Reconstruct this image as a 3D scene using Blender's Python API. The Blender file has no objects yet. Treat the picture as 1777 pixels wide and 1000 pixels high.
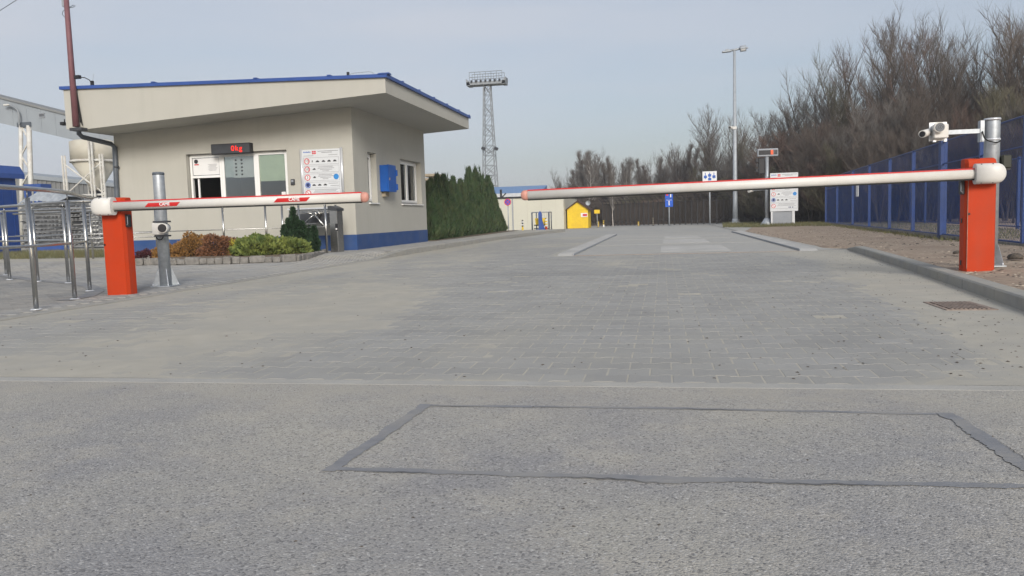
import bpy, math, random
import numpy as np
from mathutils import Vector, Matrix, Euler
random.seed(7); rng = np.random.default_rng(7)
S = bpy.context.scene; C = S.collection; R_ = math.radians; PI = math.pi

# ------------------------------------------------------------------ camera
CAMH = 0.8; FPX = 1390.0; CX, CY = 888.5, 500.0
def _n(v): return v/np.linalg.norm(v)
_Y = _n(np.array([1150-CX, -(370-CY), -FPX]))
_Z = _n(np.cross(_n(np.array([150-CX, -(400-CY), -FPX])), _Y))
if _Z[1] < 0: _Z = -_Z
RM = np.array([np.cross(_Y, _Z), _Y, _Z])
cd = bpy.data.cameras.new('camera'); cam = bpy.data.objects.new('camera', cd); C.objects.link(cam)
cd.sensor_width = 36; cd.lens = FPX/1777*36; cd.clip_start = 0.05; cd.clip_end = 5000
m4 = Matrix([list(RM[0])+[0], list(RM[1])+[0], list(RM[2])+[CAMH], [0, 0, 0, 1]])
cam.matrix_world = m4; S.camera = cam
# ------------------------------------------------------------------ sky, sun, exposure
W = bpy.data.worlds.new('World'); S.world = W; W.use_nodes = True
nt = W.node_tree; N = nt.nodes; L = nt.links; bg = N['Background']
SUN_EL, SUN_AZ = 25, 158
sky = N.new('ShaderNodeTexSky'); sky.sky_type = 'NISHITA'; sky.sun_disc = False
sky.sun_elevation = R_(SUN_EL); sky.sun_rotation = R_(SUN_AZ)
sky.air_density = 1.0; sky.dust_density = 2.5; sky.ozone_density = 1.2
tc = N.new('ShaderNodeTexCoord'); mp = N.new('ShaderNodeMapping'); mp.inputs['Scale'].default_value = (1, 1.2, 6.5); mp.inputs['Location'].default_value = (3.1, .4, 0)
nz = N.new('ShaderNodeTexNoise'); nz.inputs['Scale'].default_value = 1.7; nz.inputs['Detail'].default_value = 4
cr = N.new('ShaderNodeMapRange'); cr.inputs[1].default_value = .32; cr.inputs[2].default_value = .68
cr.inputs[3].default_value = .50; cr.inputs[4].default_value = .96
veil = N.new('ShaderNodeRGB'); veil.outputs[0].default_value = (5.0, 5.25, 5.82, 1)
mx = N.new('ShaderNodeMix'); mx.data_type = 'RGBA'
L.new(tc.outputs['Generated'], mp.inputs[0]); L.new(mp.outputs[0], nz.inputs['Vector']); L.new(nz.outputs[0], cr.inputs[0])
sx_ = N.new('ShaderNodeSeparateXYZ'); L.new(tc.outputs['Generated'], sx_.inputs[0])
gx_ = N.new('ShaderNodeMapRange'); gx_.inputs[1].default_value = -.7; gx_.inputs[2].default_value = .7; gx_.inputs[3].default_value = .10; gx_.inputs[4].default_value = -.52; L.new(sx_.outputs[0], gx_.inputs[0])
ga_ = N.new('ShaderNodeMath'); ga_.operation = 'ADD'; ga_.use_clamp = True; L.new(cr.outputs[0], ga_.inputs[0]); L.new(gx_.outputs[0], ga_.inputs[1]); L.new(ga_.outputs[0], mx.inputs['Factor']); L.new(sky.outputs[0], mx.inputs['A']); L.new(veil.outputs[0], mx.inputs['B'])
L.new(mx.outputs['Result'], bg.inputs['Color']); bg.inputs['Strength'].default_value = 0.10
sd = bpy.data.lights.new('sun', 'SUN'); sd.energy = 2.5; sd.angle = R_(20); sd.color = (1, .96, .9)
sun = bpy.data.objects.new('sun', sd); C.objects.link(sun)
# sun_rotation turns clockwise from +Y; direction to the sun:
sdir = Vector((math.sin(R_(SUN_AZ))*math.cos(R_(SUN_EL)), math.cos(R_(SUN_AZ))*math.cos(R_(SUN_EL)), math.sin(R_(SUN_EL))))
sun.rotation_euler = sdir.to_track_quat('Z', 'Y').to_euler(); sun.location = (0, -10, 30)
S.view_settings.view_transform = 'Standard'; S.view_settings.look = 'None'
S.view_settings.exposure = 0.31; S.view_settings.gamma = 1; S.view_settings.use_curve_mapping = False
# ------------------------------------------------------------------ measuring helpers (survey of the place from the camera position)
def ray(px, py): return RM @ np.array([px-CX, -(py-CY), -FPX])
def G(px, py, z=0.0):
    r = ray(px, py); t = (z-CAMH)/r[2]; return Vector((r[0]*t, r[1]*t, z))
def D(px, py, y):
    r = ray(px, py); t = y/r[1]; return Vector((r[0]*t, y, CAMH+r[2]*t))
def XP(px, py, x):
    r = ray(px, py); t = x/r[0]; return Vector((x, r[1]*t, CAMH+r[2]*t))

# ------------------------------------------------------------------ materials
def mat(name, col, rough=.7, metal=0., var=.12, scale=6., bump=0., bscale=60., spec=.4, tint=None, tscale=1.2, tamt=.5, attr=None, streak=None):
    m = bpy.data.materials.new(name); m.use_nodes = True; t = m.node_tree; n = t.nodes; l = t.links
    b = n['Principled BSDF']; b.inputs['Roughness'].default_value = rough; b.inputs['Metallic'].default_value = metal
    b.inputs['Specular IOR Level'].default_value = spec
    g = n.new('ShaderNodeNewGeometry'); pos = g.outputs['Position']
    a = n.new('ShaderNodeTexNoise'); a.inputs['Scale'].default_value = scale; a.inputs['Detail'].default_value = 5; l.new(pos, a.inputs['Vector'])
    mr = n.new('ShaderNodeMapRange'); mr.inputs[1].default_value = .3; mr.inputs[2].default_value = .7
    mr.inputs[3].default_value = 1-var; mr.inputs[4].default_value = 1+var; l.new(a.outputs[0], mr.inputs[0])
    v = n.new('ShaderNodeVectorMath'); v.operation = 'SCALE'; v.inputs[0].default_value = col[:3]; l.new(mr.outputs[0], v.inputs['Scale'])
    out = v.outputs[0]
    if attr:
        at = n.new('ShaderNodeAttribute'); at.attribute_name = attr
        v2 = n.new('ShaderNodeVectorMath'); v2.operation = 'MULTIPLY'; l.new(out, v2.inputs[0]); l.new(at.outputs['Color'], v2.inputs[1]); out = v2.outputs[0]
    if tint:
        a2 = n.new('ShaderNodeTexNoise'); a2.inputs['Scale'].default_value = tscale; a2.inputs['Detail'].default_value = 6; a2.inputs['Roughness'].default_value = .65; l.new(pos, a2.inputs['Vector'])
        m2 = n.new('ShaderNodeMapRange'); m2.inputs[1].default_value = .42; m2.inputs[2].default_value = .66; m2.inputs[3].default_value = 0; m2.inputs[4].default_value = tamt; l.new(a2.outputs[0], m2.inputs[0])
        x = n.new('ShaderNodeMix'); x.data_type = 'RGBA'; l.new(m2.outputs[0], x.inputs['Factor']); l.new(out, x.inputs['A']); x.inputs['B'].default_value = (*tint, 1); out = x.outputs['Result']
    if attr:
        x = n.new('ShaderNodeMix'); x.data_type = 'RGBA'; l.new(at.outputs['Alpha'], x.inputs['Factor']); l.new(out, x.inputs['A']); x.inputs['B'].default_value = (.372, .356, .312, 1); out = x.outputs['Result']
    if streak:
        mp_ = n.new('ShaderNodeMapping'); mp_.inputs['Scale'].default_value = (5, 5, .35); l.new(pos, mp_.inputs[0]); a3 = n.new('ShaderNodeTexNoise'); a3.inputs['Scale'].default_value = 1.6; a3.inputs['Detail'].default_value = 5; l.new(mp_.outputs[0], a3.inputs['Vector'])
        m3 = n.new('ShaderNodeMapRange'); m3.inputs[1].default_value = .5; m3.inputs[2].default_value = .75; m3.inputs[3].default_value = 0; m3.inputs[4].default_value = streak; l.new(a3.outputs[0], m3.inputs[0])
        x = n.new('ShaderNodeMix'); x.data_type = 'RGBA'; l.new(m3.outputs[0], x.inputs['Factor']); l.new(out, x.inputs['A']); x.inputs['B'].default_value = (.16, .15, .125, 1); out = x.outputs['Result']
    l.new(out, b.inputs['Base Color'])
    if bump:
        c = n.new('ShaderNodeTexNoise'); c.inputs['Scale'].default_value = bscale; c.inputs['Detail'].default_value = 4; l.new(pos, c.inputs['Vector'])
        bp = n.new('ShaderNodeBump'); bp.inputs['Strength'].default_value = bump; bp.inputs['Distance'].default_value = .01; l.new(c.outputs[0], bp.inputs['Height']); l.new(bp.outputs[0], b.inputs['Normal'])
    return m
def emit(name, col, s):
    m = mat(name, col, .4); b = m.node_tree.nodes['Principled BSDF']; b.inputs['Emission Color'].default_value = (*col, 1); b.inputs['Emission Strength'].default_value = s; return m
M = {}
DUST = (.39, .372, .325)
M['render'] = mat('cream render', (.425, .416, .375), .9, var=.03, scale=.8, bump=.25, bscale=90, tint=(.38, .37, .325), tscale=.7, tamt=.35, streak=.07)
M['plinth'] = mat('blue plinth paint', (.022, .065, .20), .7, var=.1, scale=3, bump=.2, tint=(.08, .11, .19), tscale=2.5, tamt=.35)
M['bluemetal'] = mat('blue sheet metal', (.03, .075, .27), .45, var=.08)
M['bluefence'] = mat('blue fence paint', (.009, .042, .18), .5, var=.12, tint=(.03, .05, .12), tscale=2, tamt=.5)
M['bluebox'] = mat('blue box paint', (.008, .085, .36), .4, var=.06)
M['orange'] = mat('orange paint', (.46, .040, .006), .62, var=.05, scale=4, spec=.2, tint=(.34, .05, .02), tscale=3.5, tamt=.3, streak=.10)
M['white'] = mat('white paint', (.62, .61, .585), .4, var=.03, tint=(.48, .45, .39), tscale=3, tamt=.4)
M['upvc'] = mat('white window plastic', (.78, .78, .77), .3, var=.02)
M['red'] = mat('red tape', (.50, .02, .02), .4, var=.06)
M['pink'] = mat('faded red plastic', (.52, .25, .20), .5, var=.1, scale=30)
M['black'] = mat('black plastic', (.015, .015, .018), .5)
M['darkgrey'] = mat('dark grey plastic', (.045, .048, .055), .5)
M['rubber'] = mat('black rubber', (.012, .012, .012), .8)
M['steel'] = mat('brushed stainless', (.42, .42, .41), .26, .95, var=.1, scale=12)
M['galv'] = mat('galvanised steel', (.40, .43, .46), .48, .55, var=.14, scale=18)
M['galvdull'] = mat('dull galvanised steel', (.36, .39, .42), .6, .3, var=.12)
M['lattice'] = mat('pale lattice paint', (.24, .26, .28), .6, .2)
M['whitesteel'] = mat('white trestle paint', (.60, .60, .57), .6, var=.08, tint=(.35, .3, .25), tscale=2, tamt=.5)
M['maroon'] = mat('maroon mast paint', (.17, .075, .085), .6, var=.12)
M['gutter'] = mat('grey downpipe', (.085, .10, .12), .45)
M['grey'] = mat('grey panel', (.27, .29, .32), .5, var=.04)
M['roofgrey'] = mat('grey corrugated', (.20, .205, .205), .6, var=.1, scale=1)
M['gallery'] = mat('grey blue cladding', (.27, .30, .33), .55, var=.08, scale=.7)
M['blue_wall'] = mat('blue cladding', (.012, .05, .22), .5, var=.08)
M['beige'] = mat('beige cladding', (.52, .51, .43), .7, var=.03, scale=.5)
M['silo'] = mat('cream silo paint', (.50, .48, .41), .6, var=.05, tint=(.33, .29, .23), tscale=1.5, tamt=.4)
M['yellow'] = mat('yellow paint', (.72, .50, .02), .6, var=.06, tint=(.55, .36, .03), tscale=2, tamt=.5)
M['brownroof'] = mat('brown felt', (.06, .03, .022), .8)
M['wood'] = mat('dark weathered planks', (.034, .027, .023), .85, var=.2)
M['paper'] = mat('white print', (.72, .72, .72), .5, var=.02)
M['signboard'] = mat('sign board', (.60, .62, .64), .35, var=.02)
M['alu'] = mat('aluminium', (.62, .64, .67), .35, .4, var=.04)
M['ink'] = mat('black print', (.02, .02, .025), .6)
M['greyink'] = mat('grey print', (.20, .20, .22), .6)
M['redink'] = mat('red print', (.55, .03, .05), .6)
M['blueink'] = mat('blue print', (.02, .10, .42), .5)
M['cyanink'] = mat('light blue print', (.03, .22, .55), .5)
M['navy'] = mat('navy print', (.015, .03, .12), .5)
M['signblue'] = mat('blue sign face', (.01, .09, .50), .4)
M['blind'] = mat('pale green blind', (.72, .80, .60), .8, var=.05)
M['blindgrey'] = mat('grey paper blind', (.60, .64, .64), .8, var=.08)
M['curtain'] = mat('grey curtain', (.5, .5, .48), .9, var=.2, scale=14)
M['room'] = mat('dark room', (.05, .05, .055), .9)
M['led'] = emit('red display segments', (1, .02, .01), .9)
M['amber'] = emit('amber display segments', (.7, .10, .03), .12)
M['concrete'] = mat('concrete', (.36, .355, .335), .9, var=.10, scale=5, bump=.4, bscale=70, tint=DUST, tscale=.9, tamt=.6)
M['kerb'] = mat('concrete kerb', (.30, .295, .275), .9, var=.10, scale=7, bump=.4, bscale=90, tint=(.33, .31, .26), tscale=2, tamt=.6)
M['stone'] = mat('grey cobble stone', (.20, .19, .175), .9, var=.25, scale=12, bump=.8, bscale=30)
M['slab'] = mat('pale concrete slab', (.46, .45, .425), .9, var=.12, scale=2.5, bump=.3, tint=(.36, .355, .335), tscale=.8, tamt=.8)
M['bark'] = mat('brown bark', (.075, .062, .052), .9, var=.25, scale=5)
M['twig'] = mat('brown twigs', (.112, .092, .078), .9, var=.25, scale=.35)
M['twigred'] = mat('reddish twigs', (.135, .092, .075), .9, var=.25, scale=.35)
M['twigolive'] = mat('olive twigs', (.118, .108, .072), .9, var=.25, scale=.35)
M['twiggrey'] = mat('grey twigs', (.15, .138, .126), .9, var=.2, scale=.35)
M['birch'] = mat('birch bark', (.42, .39, .36), .8, var=.4, scale=7)
M['thuja'] = mat('thuja foliage', (.027, .055, .018), .8, var=.45, scale=5, tint=(.075, .085, .032), tscale=3.0, tamt=.6)
M['thujabrown'] = mat('bronzed thuja', (.048, .062, .024), .8, var=.4, scale=5, tint=(.13, .115, .05), tscale=3, tamt=.7)
M['juniper'] = mat('yellow green juniper', (.17, .20, .045), .8, var=.4, scale=9, tint=(.045, .09, .025), tscale=4, tamt=.9)
M['gold'] = mat('gold juniper', (.36, .31, .04), .8, var=.3, scale=12)
M['pine'] = mat('dark pine needles', (.022, .052, .022), .8, var=.3, scale=10)
M['spirea'] = mat('orange brown leaves', (.25, .13, .035), .85, var=.35, scale=14)
M['spirea2'] = mat('russet leaves', (.19, .085, .04), .85, var=.35, scale=14)
M['berberis'] = mat('dark red leaves', (.075, .02, .025), .85, var=.3, scale=14)
M['grass'] = mat('grass blades', (.115, .12, .055), .9, var=.3, scale=4, tint=(.17, .14, .07), tscale=1.5, tamt=.7)
M['soil'] = mat('bare soil', (.16, .12, .085), .95, var=.25, scale=9, bump=.8, bscale=40)
M['pebble'] = mat('dark pebbles', (.085, .072, .06), .9, var=.5, scale=40)
M['pebblelight'] = mat('pale pebbles', (.37, .315, .25), .9, var=.4, scale=25)
M['tar'] = mat('bitumen sealing', (.205, .21, .222), .7, var=.10, scale=14, bump=.3, bscale=50, tint=(.285, .275, .255), tscale=4, tamt=.85)
M['crack'] = mat('black crack bitumen', (.018, .018, .018), .9)  # even near-black for the thin crack lines beside the seams
M['rust'] = mat('rusty iron', (.27, .215, .18), .8, .2, var=.3, scale=20)
M['paver'] = mat('grey concrete pavers', (.300, .297, .284), .88, var=.08, scale=1.3, bump=.35, bscale=120, tint=(.36, .35, .31), tscale=1.5, tamt=.35, attr='tone')
M['sidepaver'] = mat('grey sidewalk pavers', (.29, .29, .285), .88, var=.10, scale=3, bump=.35, bscale=120, tint=(.36, .34, .30), tscale=.8, tamt=.6, attr='tone')
M['sand'] = mat('pale road dust', (.405, .382, .325), .95, var=.08, scale=5, bump=.35, bscale=160, tint=(.345, .335, .305), tscale=1.1, tamt=.7)
M['stackgrey'] = mat('grey steel sections', (.22, .225, .23), .6, .2, var=.3, scale=3)
M['tile'] = mat('buff stacked elements', (.27, .23, .17), .9, var=.3, scale=3)
M['haypale'] = mat('pale stacked elements', (.5, .48, .42), .9, var=.2, scale=3)
M['far_blue'] = mat('far blue roof', (.14, .24, .42), .6)
M['greypale'] = mat('pale grey cladding', (.50, .52, .54), .6)
def glass():
    m = bpy.data.materials.new('window glass'); m.use_nodes = True; t = m.node_tree; n = t.nodes; l = t.links
    n.remove(n['Principled BSDF']); o = n['Material Output']
    tr = n.new('ShaderNodeBsdfTransparent'); tr.inputs[0].default_value = (.90, .93, .92, 1)
    gl = n.new('ShaderNodeBsdfGlossy'); gl.inputs['Roughness'].default_value = .02; gl.inputs[0].default_value = (.9, .93, .95, 1)
    fr = n.new('ShaderNodeFresnel'); fr.inputs[0].default_value = 1.9
    x = n.new('ShaderNodeMixShader'); l.new(fr.outputs[0], x.inputs[0]); l.new(tr.outputs[0], x.inputs[1]); l.new(gl.outputs[0], x.inputs[2]); l.new(x.outputs[0], o.inputs[0]); return m
M['glass'] = glass()
def asphalt_mat():
    m = bpy.data.materials.new('worn asphalt'); m.use_nodes = True; t = m.node_tree; n = t.nodes; l = t.links
    b = n['Principled BSDF']; b.inputs['Roughness'].default_value = .88; b.inputs['Specular IOR Level'].default_value = .35
    g = n.new('ShaderNodeNewGeometry').outputs['Position']
    def noise(sc, det=5, rough=.55, vec=g):
        a = n.new('ShaderNodeTexNoise'); a.inputs['Scale'].default_value = sc; a.inputs['Detail'].default_value = det; a.inputs['Roughness'].default_value = rough; l.new(vec, a.inputs['Vector']); return a.outputs[0]
    def mrange(src, a, b_, c, d):
        x = n.new('ShaderNodeMapRange'); x.inputs[1].default_value = a; x.inputs[2].default_value = b_; x.inputs[3].default_value = c; x.inputs[4].default_value = d; l.new(src, x.inputs[0]); return x.outputs[0]
    def mix(f, A, B):
        x = n.new('ShaderNodeMix'); x.data_type = 'RGBA'
        for k, v in (('Factor', f), ('A', A), ('B', B)):
            if isinstance(v, tuple): x.inputs[k].default_value = (*v, 1)
            elif isinstance(v, (int, float)): x.inputs[k].default_value = v
            else: l.new(v, x.inputs[k])
        return x.outputs['Result']
    vo = n.new('ShaderNodeTexVoronoi'); vo.inputs['Scale'].default_value = 150; l.new(g, vo.inputs['Vector'])
    sep = n.new('ShaderNodeSeparateColor'); l.new(vo.outputs['Color'], sep.inputs[0])
    vo2 = n.new('ShaderNodeTexVoronoi'); vo2.inputs['Scale'].default_value = 300; l.new(g, vo2.inputs['Vector'])
    sep2 = n.new('ShaderNodeSeparateColor'); l.new(vo2.outputs['Color'], sep2.inputs[0])
    c = mix(mrange(noise(.9, 6, .6), .38, .62, 0, 1), (.292, .288, .288), (.395, .378, .335))     # clean grey to dusty beige
    c = mix(mrange(noise(2.6, 6, .7), .50, .70, 0, .7), c, (.45, .42, .36))
    c = mix(mrange(sep.outputs[0], .84, .98, 0, .5), c, (.60, .59, .57))                         # pale aggregate
    c = mix(mrange(sep.outputs[1], .78, .97, 0, .72), c, (.11, .11, .115))                       # dark aggregate
    c = mix(mrange(sep2.outputs[0], .6, 1, 0, .5), c, (.15, .145, .14))
    c = mix(mrange(noise(38, 3), .62, .76, 0, .45), c, (.15, .145, .14))
    sy = n.new('ShaderNodeSeparateXYZ'); l.new(g, sy.inputs[0]); ed = mrange(sy.outputs[1], 2.9, 3.72, 0, 1); mm = n.new('ShaderNodeMath'); mm.operation = 'MULTIPLY'; l.new(ed, mm.inputs[0]); l.new(mrange(noise(3.2, 6, .7), .38, .62, .15, .95), mm.inputs[1])
    c = mix(mm.outputs[0], c, (.375, .352, .305))
    l.new(c, b.inputs['Base Color'])
    h = n.new('ShaderNodeMath'); h.operation = 'ADD'; l.new(mrange(vo.outputs['Distance'], 0, .8, 1, 0), h.inputs[0]); l.new(noise(60, 4), h.inputs[1])
    bp = n.new('ShaderNodeBump'); bp.inputs['Strength'].default_value = .42; bp.inputs['Distance'].default_value = .005; l.new(h.outputs[0], bp.inputs['Height']); l.new(bp.outputs[0], b.inputs['Normal'])
    return m
M['asphalt'] = asphalt_mat()
M['roadfar'] = mat('grey far paving', (.33, .33, .315), .88, var=.08, scale=1.2, bump=.3, bscale=60, tint=DUST, tscale=.3, tamt=.8)
M['verge'] = mat('brown gravel', (.335, .265, .20), .95, var=.3, scale=18, bump=1., bscale=45, tint=(.25, .185, .14), tscale=1.3, tamt=.7)
M['terrain'] = mat('rough ground', (.12, .115, .06), .95, var=.3, scale=.6, bump=.6, bscale=8, tint=(.16, .12, .08), tscale=.3, tamt=.7)

# ------------------------------------------------------------------ mesh building
BASE = {}
class MB:
    def __init__(s): s.v = []; s.f = []; s.sm = []
    def add(s, vs, fs, sm=False):
        o = len(s.v); s.v += [tuple(v) for v in vs]; s.f += [tuple(i+o for i in f) for f in fs]
        s.sm += ([sm]*len(fs) if isinstance(sm, bool) else list(sm)); return s
    def box(s, c, d, rz=0, rot=None, bev=0):
        hx, hy, hz = d[0]/2, d[1]/2, d[2]/2; r = rot if rot is not None else Matrix.Rotation(rz, 3, 'Z'); c = Vector(c)
        if bev <= 0:
            vs = [c+r@Vector((x*hx, y*hy, z*hz)) for z in (-1, 1) for x, y in ((-1, -1), (1, -1), (1, 1), (-1, 1))]
            return s.add(vs, [(3, 2, 1, 0), (4, 5, 6, 7), (0, 1, 5, 4), (1, 2, 6, 5), (2, 3, 7, 6), (3, 0, 4, 7)])
        b = min(bev, hx*.9, hy*.9, hz*.9)
        ring = [(-hx, -hy+b), (-hx+b, -hy), (hx-b, -hy), (hx, -hy+b), (hx, hy-b), (hx-b, hy), (-hx+b, hy), (-hx, hy-b)]
        inn = [(x-math.copysign(b, x) if abs(x) > hx-b*.5 else x, y-math.copysign(b, y) if abs(y) > hy-b*.5 else y) for x, y in ring]
        lv = [(inn, -hz), (ring, -hz+b), (ring, hz-b), (inn, hz)]
        vs = [c+r@Vector((x, y, z)) for pts, z in lv for x, y in pts]; fs = [tuple(range(7, -1, -1)), tuple(range(24, 32))]
        for k in range(3):
            for i in range(8): j = (i+1) % 8; fs.append((k*8+i, k*8+j, k*8+8+j, k*8+8+i))
        return s.add(vs, fs)
    def b2(s, x0, x1, y0, y1, z0, z1, bev=0): return s.box(((x0+x1)/2, (y0+y1)/2, (z0+z1)/2), (abs(x1-x0), abs(y1-y0), abs(z1-z0)), bev=bev)
    def tube(s, pts, r, n=10, cap=True):
        pts = [Vector(p) for p in pts]; rs = r if isinstance(r, (list, tuple)) else [r]*len(pts); vs = []; prev = None
        for i, p in enumerate(pts):
            t = (pts[min(i+1, len(pts)-1)]-pts[max(i-1, 0)])
            t = t.normalized() if t.length > 1e-9 else Vector((0, 0, 1))
            u = prev if prev is not None else (Vector((0, 0, 1)) if abs(t.z) < .95 else Vector((0, 1, 0)))
            u = (u-t*u.dot(t)).normalized(); w = t.cross(u); prev = u
            vs += [p+(u*math.cos(2*PI*k/n)+w*math.sin(2*PI*k/n))*rs[i] for k in range(n)]
        fs = []; sm = []
        for i in range(len(pts)-1):
            for k in range(n): j = (k+1) % n; fs.append((i*n+k, i*n+j, i*n+n+j, i*n+n+k)); sm.append(n > 5)
        if cap:
            fs += [tuple(range(n-1, -1, -1)), tuple((len(pts)-1)*n+k for k in range(n))]; sm += [False, False]
        return s.add(vs, fs, sm)
    def prism(s, poly, axis, a, b):           # polygon extruded along axis x / y / z
        def p3(u, v, w): return {'x': (w, u, v), 'y': (u, w, v), 'z': (u, v, w)}[axis]
        n = len(poly); vs = [p3(u, v, a) for u, v in poly]+[p3(u, v, b) for u, v in poly]
        fs = [tuple(range(n-1, -1, -1)), tuple(range(n, 2*n))]+[(i, (i+1) % n, n+(i+1) % n, n+i) for i in range(n)]
        return s.add(vs, fs)
    def disc(s, c, r, ax='y', th=.004, n=24, r2=None):
        c = Vector(c); cs = [(math.cos(2*PI*k/n), math.sin(2*PI*k/n)) for k in range(n)]
        if r2 is None:
            return s.prism([(c.x+r*a, c.z+r*b) if ax == 'y' else ((c.y+r*a, c.z+r*b) if ax == 'x' else (c.x+r*a, c.y+r*b)) for a, b in cs], ax, {'y': c.y, 'x': c.x, 'z': c.z}[ax], {'y': c.y, 'x': c.x, 'z': c.z}[ax]-th)
        def q(a, b, rr, off):
            if ax == 'y': return (c.x+rr*a, c.y-off, c.z+rr*b)
            return (c.x+rr*a, c.y+rr*b, c.z+off)
        vs = [q(a, b, r, 0) for a, b in cs]+[q(a, b, r, th) for a, b in cs]+[q(a, b, r2, th) for a, b in cs]+[q(a, b, r2, 0) for a, b in cs]; fs = []
        for k in range(3):
            for i in range(n): j = (i+1) % n; fs.append((k*n+i, k*n+j, k*n+n+j, k*n+n+i))
        return s.add(vs, fs)
    def lathe(s, c, prof, n=20):              # profile (radius, z)
        c = Vector(c); vs = []; fs = []
        for r, z in prof: vs += [c+Vector((r*math.cos(2*PI*k/n), r*math.sin(2*PI*k/n), z)) for k in range(n)]
        for i in range(len(prof)-1):
            for k in range(n): j = (k+1) % n; fs.append((i*n+k, i*n+j, i*n+n+j, i*n+n+k))
        m = len(fs); fs += [tuple(range(n-1, -1, -1)), tuple((len(prof)-1)*n+k for k in range(n))]
        return s.add(vs, fs, [True]*m+[False, False])
    def build(s, name, m, parent=None, world=True, fix=True):
        off = BASE.get(parent.name, Vector()) if (parent is not None and world) else Vector()
        me = bpy.data.meshes.new(name)
        me.from_pydata([(v[0]-off[0], v[1]-off[1], v[2]-off[2]) for v in s.v], [], s.f)
        me.polygons.foreach_set('use_smooth', s.sm)
        if fix:
            import bmesh
            bm = bmesh.new(); bm.from_mesh(me); bmesh.ops.recalc_face_normals(bm, faces=bm.faces); bm.to_mesh(me); bm.free()
        me.materials.append(M[m] if isinstance(m, str) else m)
        o = bpy.data.objects.new(name, me); C.objects.link(o)
        if parent is not None:
            o.parent = parent
            if world: BASE[o.name] = off
        return o
def raw(name, V, F, m, parent=None, smooth=False, tone=None):
    me = bpy.data.meshes.new(name); V = np.asarray(V, np.float32); F = np.asarray(F, np.int32)
    me.vertices.add(len(V)); me.vertices.foreach_set('co', V.ravel()); k = F.shape[1]
    me.loops.add(F.size); me.loops.foreach_set('vertex_index', F.ravel())
    me.polygons.add(len(F)); me.polygons.foreach_set('loop_start', np.arange(0, F.size, k, dtype=np.int32))
    me.polygons.foreach_set('use_smooth', np.full(len(F), smooth)); me.update(calc_edges=True)
    if tone is not None:
        a = me.color_attributes.new('tone', 'FLOAT_COLOR', 'POINT'); c = np.ones((len(V), 4), np.float32)
        if tone.ndim == 1: c[:, :3] = tone.reshape(-1, 1); c[:, 3] = 0
        else: c[:, :3] = tone[:, :1]; c[:, 3] = tone[:, 1]
        a.data.foreach_set('color', c.ravel())
    me.materials.append(M[m] if isinstance(m, str) else m)
    o = bpy.data.objects.new(name, me); C.objects.link(o); o.parent = parent; return o
def thing(name, label, cat, loc=(0, 0, 0), group=None, rz=0):
    o = bpy.data.objects.new(name, None); C.objects.link(o); o.location = loc; o.rotation_euler = (0, 0, rz); o.empty_display_size = .2
    o['label'] = label; o['category'] = cat
    if group: o['group'] = group
    BASE[o.name] = Vector(loc); return o
def tag(o, label=None, cat=None, group=None, kind=None):
    for k, v in (('label', label), ('category', cat), ('group', group), ('kind', kind)):
        if v: o[k] = v
    return o
def struct(o, label=None): return tag(o, label, kind='structure')
def copy_tree(o, parent=None):
    c = o.copy(); C.objects.link(c); c.parent = parent
    for ch in list(o.children): copy_tree(ch, c)
    return c
def text(body, name, m, parent, loc, size, rot=(PI/2, 0, 0), th=.002, align='CENTER', shear=0, bold=0, spc=1.):
    cu = bpy.data.curves.new(name, 'FONT'); cu.body = body; cu.size = size; cu.extrude = th; cu.align_x = align; cu.align_y = 'CENTER'; cu.shear = shear; cu.space_character = spc; cu.offset = bold
    cu.materials.append(M[m]); tmp = bpy.data.objects.new(name+'_curve', cu); me = bpy.data.meshes.new_from_object(tmp); bpy.data.objects.remove(tmp); bpy.data.curves.remove(cu)
    o = bpy.data.objects.new(name, me); C.objects.link(o); o.parent = parent
    off = BASE.get(parent.name, Vector()) if parent is not None else Vector()
    o.location = Vector(loc)-off; o.rotation_euler = rot; return o
from mathutils import noise as mn
def nz3(x, y, z=0): return mn.noise(Vector((x, y, z)))
def sheet(name, poly, z, m, parent=None):
    b = MB(); b.add([(x, y, z) for x, y in poly], [tuple(range(len(poly)))]); o = b.build(name, m, parent, fix=False)
    if o.data.polygons[0].normal.z < 0: o.data.flip_normals()
    return o
def chunk_rows(lst, n): return [lst[i:i+n] for i in range(0, len(lst), n)]

# ================================================================== GROUND
struct(sheet('ground', [(-250, -60), (250, -60), (250, 300), (-250, 300)], -.03, 'terrain'), 'rough brown and green ground around the entrance')
YB = 3.70                                     # joint between asphalt and paving
asp = struct(sheet('asphalt_road', [(-40, -12), (40, -12), (40, YB-.0), (-40, YB-.0)], 0, 'asphalt'), 'worn grey asphalt in front of the gate')
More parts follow.
